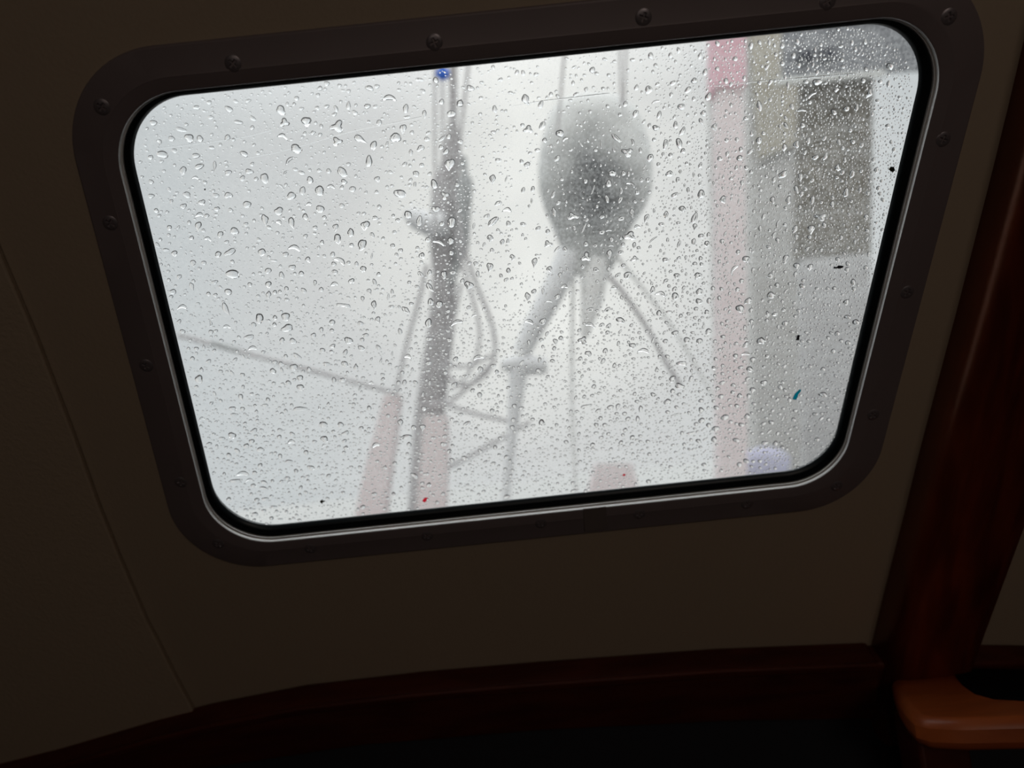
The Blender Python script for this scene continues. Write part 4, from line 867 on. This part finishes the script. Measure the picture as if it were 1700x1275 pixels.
def parse():
    res = []
    for (x0, y0, s), txt in TR.items():
        for it in txt.split(';'):
            a = it[1:].split(',')
            x, y, l, w, ang = (float(v) for v in a)
            if l < 5: continue
            res.append((it[0], x0 + x / s, y0 + y / s, l / s, w / s, ang))
    out = []                                        # neighbouring crops overlap: keep each drop once
    for d in sorted(res, key=lambda q: -q[3] * q[4]):
        if all((d[1] - e[1]) ** 2 + (d[2] - e[2]) ** 2 > (.30 * (d[3] + e[3])) ** 2 for e in out):
            out.append(d)
    return out


def inside(x, y, mgn=0.):
    """inside the visible pane"""
    if y < 128 - .104 * (x - 600) + mgn: return False
    if y > 862 - .105 * (x - 550) - mgn: return False
    if x < 248.5 + .2415 * (y - 375) + mgn: return False
    if x > 1453 - .235 * (y - 450) - mgn: return False
    for cx, cy, px, py in ((330, 270, -1, -1), (1420, 140, 1, -1), (1320, 700, 1, 1), (440, 790, -1, 1)):
        rr = {(-1, -1): 112, (1, -1): 95, (1, 1): 80, (-1, 1): 80}[(px, py)]
        if (x - cx) * px > 0 and (y - cy) * py > 0 and math.hypot(x - cx, y - cy) > rr - mgn: return False
    return True


HP = PH1 - .00002                                   # outer face of the pane


def outline(kind, l, w, ang, seg, rng):
    """outline of a drop in pixels, star shaped about its centre (except the bend of an arched one)"""
    ph = [rng.uniform(0, 6.28) for _ in range(3)]
    am = [rng.uniform(.03, .13), rng.uniform(.03, .12), rng.uniform(.0, .045)]
    pts = []
    for k in range(seg):
        q = 2 * math.pi * k / seg
        c, s = math.cos(q), math.sin(q)
        r = 1 + am[0] * math.cos(2 * q + ph[0]) + am[1] * math.cos(3 * q + ph[1]) + am[2] * math.cos(5 * q + ph[2])
        x, y = c * r * l / 2, s * r * w / 2
        if kind == 'p':
            u = x / (l / 2)
            y *= 1.12 - .62 * max(0, (u + .25)) ** 1.0
        elif kind == 't':
            r3 = 1 + .26 * math.cos(3 * q + ph[1])
            x *= r3; y *= r3
        elif kind == 'd':
            u = x / (l / 2)
            y *= .62 + .55 * u * u
        elif kind == 'b':
            u = x / (l / 2)
            y = y * .72 + w * .42 * (u * u - .4)
        pts.append((x, y))
    a = math.radians(ang)
    ca, sa = math.cos(a), math.sin(a)
    return [(x * ca - y * sa, x * sa + y * ca) for x, y in pts]


def cap(rs_, phi=66):
    """profile of a drop: a spherical cap meeting the glass at the angle phi"""
    p = math.radians(phi)
    z = lambda r: math.sqrt(1 / math.sin(p) ** 2 - r * r) - 1 / math.tan(p)
    return [(r, z(r) / z(0)) for r in rs_]


PROF = cap([1.0, .93, .84, .74, .62, .50, .36, .20])
PROF_S = cap([1.0, .85, .64, .36])
PROF_T = cap([1.0, .62])
# affine map pixel -> wall coordinates around a point, by finite differences


def drop_vf(kind, x, y, l, w, ang, rng, seg=26, prof=PROF, hk=.62):
    u0, w0 = uw(x, y, HP)
    ux, wx = uw(x + 1, y, HP); uy, wy = uw(x, y + 1, HP)
    ax, bx, ay, by = ux - u0, wx - w0, uy - u0, wy - w0
    O = outline(kind, l, w, ang, seg, rng)
    P = [(px * ax + py * ay, px * bx + py * by) for px, py in O]
    size = math.sqrt(abs(ax * by - ay * bx)) * w * .5
    H = size * hk * 2 * .5 * rng.uniform(.80, 1.12)
    # the top of a drop sits off centre, towards its lower side
    ox, oy = 0., 0.
    if kind == 'p':
        a = math.radians(ang); ex, ey = -math.cos(a) * l * .12, -math.sin(a) * l * .12
        ox, oy = ex * ax + ey * ay, ex * bx + ey * by
    vs, fs = [], []
    n = seg
    if kind == 'b':
        # spine of an arched drop follows the bend
        def rng_pt(p, f, k):
            q = 2 * math.pi * k / seg
            u = math.cos(q)
            a = math.radians(ang)
            sxp, syp = u * l / 2 * .80, w * .42 * ((u * .8) ** 2 - .4)
            X, Y = sxp * math.cos(a) - syp * math.sin(a), sxp * math.sin(a) + syp * math.cos(a)
            cx_, cy_ = X * ax + Y * ay, X * bx + Y * by
            return (cx_ + (p[0] - cx_) * f, cy_ + (p[1] - cy_) * f)
    else:
        def rng_pt(p, f, k):
            g = 1 - f
            return (ox * g + p[0] * f, oy * g + p[1] * f)
    for f, h in prof:
        for k in range(n):
            p = rng_pt(P[k], f, k)
            vs.append((u0 + p[0], w0 + p[1], HP - H * h))
    m = len(prof)
    for i in range(m - 1):
        for k in range(n):
            k2 = (k + 1) % n
            fs.append((i * n + k, i * n + k2, (i + 1) * n + k2, (i + 1) * n + k))
    top = len(vs)
    if kind == 'b':
        # close the arched crown with a strip from end to end
        b = (m - 1) * n
        for k in range(n // 2):
            a1, a2 = b + k, b + k + 1
            c1, c2 = b + (n - k) % n, b + (n - k - 1) % n
            q = [a1, a2, c2, c1]
            qq = []
            for z in q:
                if z not in qq: qq.append(z)
            if len(qq) >= 3: fs.append(tuple(qq))
    else:
        vs.append((u0 + ox, w0 + oy, HP - H))
        for k in range(n):
            fs.append(((m - 1) * n + k, (m - 1) * n + (k + 1) % n, top))
    fs.append(tuple(range(n - 1, -1, -1)))           # flat foot on the glass
    return vs, fs, (u0, w0)


def orient(bm):
    bmesh.ops.recalc_face_normals(bm, faces=bm.faces[:])


traced = [d for d in parse() if inside(d[1], d[2], max(d[3], d[4]) * .45)]
rng = random.Random(11)
for_big = cap([1.0, .94, .86, .77, .66, .54, .40, .22], 74)
BIG = traced[:300]
REST = traced[300:]


def where(x, y):
    """words for the spot on the pane"""
    cols = [(330, 'by the left pane edge'), (450, 'left of the sagging line'), (560, 'midway left of the mast'), (665, 'just left of the mast'),
            (780, 'over the mast'), (890, 'between mast and bag'), (1000, 'over the bag, left half'), (1090, 'over the bag, right half'),
            (1185, 'right of the bag'), (1250, 'over the tall red post'), (1330, 'right of the red post'), (1700, 'by the right pane edge')]
    return next(n for lim, n in cols if x < lim)


SHAPES = {'e': 'oval', 'p': 'pear-shaped', 'b': 'arched', 't': 'three-lobed', 'd': 'waisted'}
ORD = ['highest', 'second highest', 'third highest', 'fourth highest', 'fifth highest', 'sixth highest', 'seventh highest', 'eighth highest', 'ninth highest', 'tenth highest']
cells = {}
for i, (k, x, y, l, w, a) in enumerate(BIG):
    v, f, o2 = drop_vf(k, x, y, l, w, a, rng, 28, for_big, .74)
    org = W3(o2[0], o2[1], HP)
    me = bpy.data.meshes.new('water_drop')
    me.from_pydata([tuple(W3(*p) - org) for p in v], [], f)
    bm = bmesh.new(); bm.from_mesh(me); orient(bm); bm.to_mesh(me); bm.free()
    me.polygons.foreach_set('use_smooth', [True] * len(me.polygons))
    me.set_sharp_from_angle(angle=R(60))
    me.materials.append(M['water'])
    o = bpy.data.objects.new('water_drop', me)
    COL.objects.link(o)
    o.location = org
    tag(o, None, 'water drop', 'large water drops on the window pane')
    third = 'upper' if y < 330 else ('middle' if y < 580 else 'lower')
    t = a % 180
    lean = '' if l / w < 1.25 else ('level ' if (t < 25 or t > 155) else ('upright ' if 65 < t < 115 else 'slanting '))
    size = 'big ' if l * w > 190 else ('' if l * w > 110 else 'small ')
    cells.setdefault((size + lean + SHAPES[k], third, where(x, y)), []).append((y, o))
for (look, third, wh), os_ in cells.items():
    os_.sort(key=lambda q: q[0])
    for j, (y, o) in enumerate(os_):
        lab = f"{look} water drop {wh}, {third} pane"
        if len(os_) > 1: lab += f", {ORD[j]} such"
        o['label'] = lab

# all smaller drops: traced ones and the countless fine ones between them
rs = np.random.RandomState(5)
taken = [(d[1], d[2], .5 * math.sqrt(d[3] * d[4])) for d in traced]
grid = {}
for t in taken: grid.setdefault((int(t[0] // 24), int(t[1] // 24)), []).append(t)


def free(x, y, r):
    gx, gy = int(x // 24), int(y // 24)
    for a in (-1, 0, 1):
        for b in (-1, 0, 1):
            for t in grid.get((gx + a, gy + b), ()):
                if (x - t[0]) ** 2 + (y - t[1]) ** 2 < (r + t[2] * 1.1 + .6) ** 2: return False
    return True


def density(x, y):
    """how thickly the fine drops sit there, 0..1"""
    d = .22
    d += .5 * min(1, max(0, (x - 850) / 450.))
    d += .35 * min(1, max(0, (y - 450) / 300.))
    if x > 1270: d += .6
    if 850 < x < 1090 and y < 450: d *= .35
    if 690 < x < 790 and y > 300: d += .25
    return min(1, d * .8)


SV, SF = [], []


def put(k, x, y, l, w, a, seg, prof, hk=.68):
    v, f, _ = drop_vf(k, x, y, l, w, a, rng, seg, prof, hk)
    b = len(SV)
    SV.extend(v); SF.extend([tuple(b + i for i in q) for q in f])


for k, x, y, l, w, a in REST:
    put(k, x, y, l, w, a, 16, PROF_S)
cnt = 0
tries = 0
while cnt < NSMALL and tries < 200000:
    tries += 1
    x, y = rs.uniform(225, 1515), rs.uniform(45, 880)
    if not inside(x, y, 3) or rs.rand() > density(x, y): continue
    z = rs.rand()
    if z < .04: s = rs.uniform(6, 9)
    elif z < .28: s = rs.uniform(3.6, 6)
    else: s = rs.uniform(1.6, 3.6)
    if not free(x, y, s * .5): continue
    slant = 100 if x > 1000 and y < 520 else 0
    if 850 < x <= 1000 and y < 500: slant = 100 if rs.rand() < .5 else 0
    ang = slant + rs.uniform(-35, 35)
    el = rs.uniform(1.0, 1.7)
    kind = 'p' if rs.rand() < .15 and s > 4 else 'e'
    put(kind, x, y, s * math.sqrt(el), s / math.sqrt(el), ang, 12 if s > 3.6 else 8, PROF_S if s > 3.6 else PROF_T)
    grid.setdefault((int(x // 24), int(y // 24)), []).append((x, y, s * .5))
    cnt += 1
cs = W3(cen.x, cen.y, HP)
arr = np.array(SV)
WUa, WWa, WNa = (np.array(v) for v in (WU, WW, WN))
co3 = (arr[:, :1] - cen.x) * WUa + (arr[:, 1:2] - cen.y) * WWa + (arr[:, 2:3] - HP) * WNa
me = bpy.data.meshes.new('fine_droplets')
me.from_pydata(co3.tolist(), [], SF)
bm = bmesh.new(); bm.from_mesh(me); orient(bm); bm.to_mesh(me); bm.free()
me.polygons.foreach_set('use_smooth', [True] * len(me.polygons))
me.set_sharp_from_angle(angle=R(60))
me.materials.append(M['water'])
o = bpy.data.objects.new('fine_droplets', me)
COL.objects.link(o)
o.location = cs
tag(o, 'thousands of small clear droplets scattered between the large drops on the pane', 'droplets', kind='stuff')


# flecks and debris stuck to the pane
def fleck(name, x, y, pts, m, label, cat='fleck', parent=None):
    fr_ = random.Random(int(x))
    rag = []
    for i, (a, b) in enumerate(pts):
        c, d = pts[(i + 1) % len(pts)]
        k = .35 * min(3, math.hypot(a - c, b - d))
        rag += [(a, b), ((a + c) / 2 + fr_.uniform(-k, k), (b + d) / 2 + fr_.uniform(-k, k))]
    pp = [uw(x + a, y + b, PH1) for a, b in rag]
    o = prism(name, pp, PH1 - .0004, PH1 - .00005, m, parent)
    return tag(o, label, cat)


def thin(name, c):
    m = bpy.data.materials.new(name); m.use_nodes = True
    t = m.node_tree; t.nodes.clear()
    o = t.nodes.new('ShaderNodeOutputMaterial'); a = t.nodes.new('ShaderNodeBsdfTranslucent'); a.inputs[0].default_value = (*c, 1)
    b = t.nodes.new('ShaderNodeBsdfTransparent'); b.inputs[0].default_value = (*c, 1)
    x = t.nodes.new('ShaderNodeMixShader'); x.inputs[0].default_value = .3
    t.links.new(a.outputs[0], x.inputs[1]); t.links.new(b.outputs[0], x.inputs[2]); t.links.new(x.outputs[0], o.inputs['Surface'])
    return m


M['teal'] = thin('teal_paint', (.01, .35, .42))
M['ink'] = mat('black_speck', (.01, .01, .02), .7)
M['redfleck'] = thin('red_speck', (.75, .12, .18))
M['moss'] = mat('brown_debris', (.05, .045, .015), .8)
fleck('paint_fleck', 1322, 655, [(-6, 8), (-3, 1), (-1, -2), (5, -8), (8, -9), (5, -2), (3, 3), (0, 9)], M['teal'], 'teal fleck stuck to the pane near its lower right')
fleck('dirt_fleck', 1325, 560, [(-4, 4), (-2, -1), (1, -4), (5, -3), (2, 1), (2, 5), (-1, 5)], M['ink'], 'small black fleck on the pane above the teal one')
fleck('dirt_fleck', 1392, 443, [(-8, 3), (-7, -1), (-2, 0), (3, -2), (9, -1), (6, 2), (0, 3)], M['ink'], 'flat dark grey fleck near the right end of the pane')
fleck('dirt_fleck', 340, 314.5, [(1.3 * math.cos(q), 1.3 * math.sin(q)) for q in [i * .785 for i in range(8)]], M['ink'], 'tiny black dot on the pane at its upper left')
fleck('dirt_fleck', 641, 215, [(.8 * math.cos(q), .8 * math.sin(q)) for q in [i * .785 for i in range(8)]], M['ink'], 'pinpoint black dot left of the mast top')
fleck('red_fleck', 705, 830, [(-4, 2), (-2, -1), (2, -4), (5, -4), (3, -1), (3, 2), (-1, 4)], M['redfleck'], 'red fleck on the pane in front of the red post foot')
fleck('red_fleck', 1035, 789, [(-3, 1), (0, -2), (4, -1), (2, 2)], M['redfleck'], 'small red fleck above the lower gasket, right of centre')
fleck('debris', 535, 833, [(-4, 0), (-2, -2), (0, -4), (1, -1), (5, -1), (1, 1), (0, 3)], M['moss'], 'olive bit of debris at the lower left of the pane')
ins = fleck('insect', 1481, 281, [(-5, 1), (-3, -3), (1, -4), (4, -1), (5, 2), (1, 5), (-2, 4)], M['moss'], 'tiny brown insect at the right edge of the pane', 'insect')
# two hair-thin feelers
for q in ([(1483, 278), (1487, 274), (1492, 269)], [(1479, 284), (1478, 289), (1480, 294)]):
    pr = [on(a, b, PH1 - .0003) for a, b in q]
    vv, ff = tube_vf(pr, .00006, 5)
    mesh('feeler', vv, ff, M['moss'], ins)


# dried smear lines, put in as thin ridges of clear water
for lab, q in (('thin slanting smear line across the upper left of the pane', [(400, 264), (470, 250), (540, 230), (600, 214), (650, 205), (700, 194)]),
               ('short faint smear line along the top left of the pane', [(262, 246), (330, 238), (400, 228), (450, 216)]),
               ('fine straight smear line above the grey bag', [(852, 176), (900, 168), (960, 161), (1012, 155)]),
               ('thin smear line crossing the tall red post near its top', [(1185, 143), (1240, 137), (1300, 132), (1420, 122)])):
    P = spline([W3(*uw(a, b, HP), 0) for a, b in q], 40)
    vs, fs = [], []
    wd_ = .00035
    for p in P:
        for dx, dh in ((-1, 0), (-.6, .2), (0, .34), (.6, .2), (1, 0)):
            vs.append(p + WW * (dx * wd_ * rng.uniform(.8, 1.2)) + WN * (HP - dh * wd_))
    for i in range(len(P) - 1):
        for k in range(5):
            k2 = (k + 1) % 5
            fs.append((i * 5 + k, i * 5 + k2, (i + 1) * 5 + k2, (i + 1) * 5 + k))
    fs.append((0, 1, 2, 3, 4)); fs.append(tuple((len(P) - 1) * 5 + k for k in (4, 3, 2, 1, 0)))
    o = mesh('smear_line', vs, fs, M['water'], None, sharp=60)
    flip_to(o)
    tag(o, lab, 'water trail')
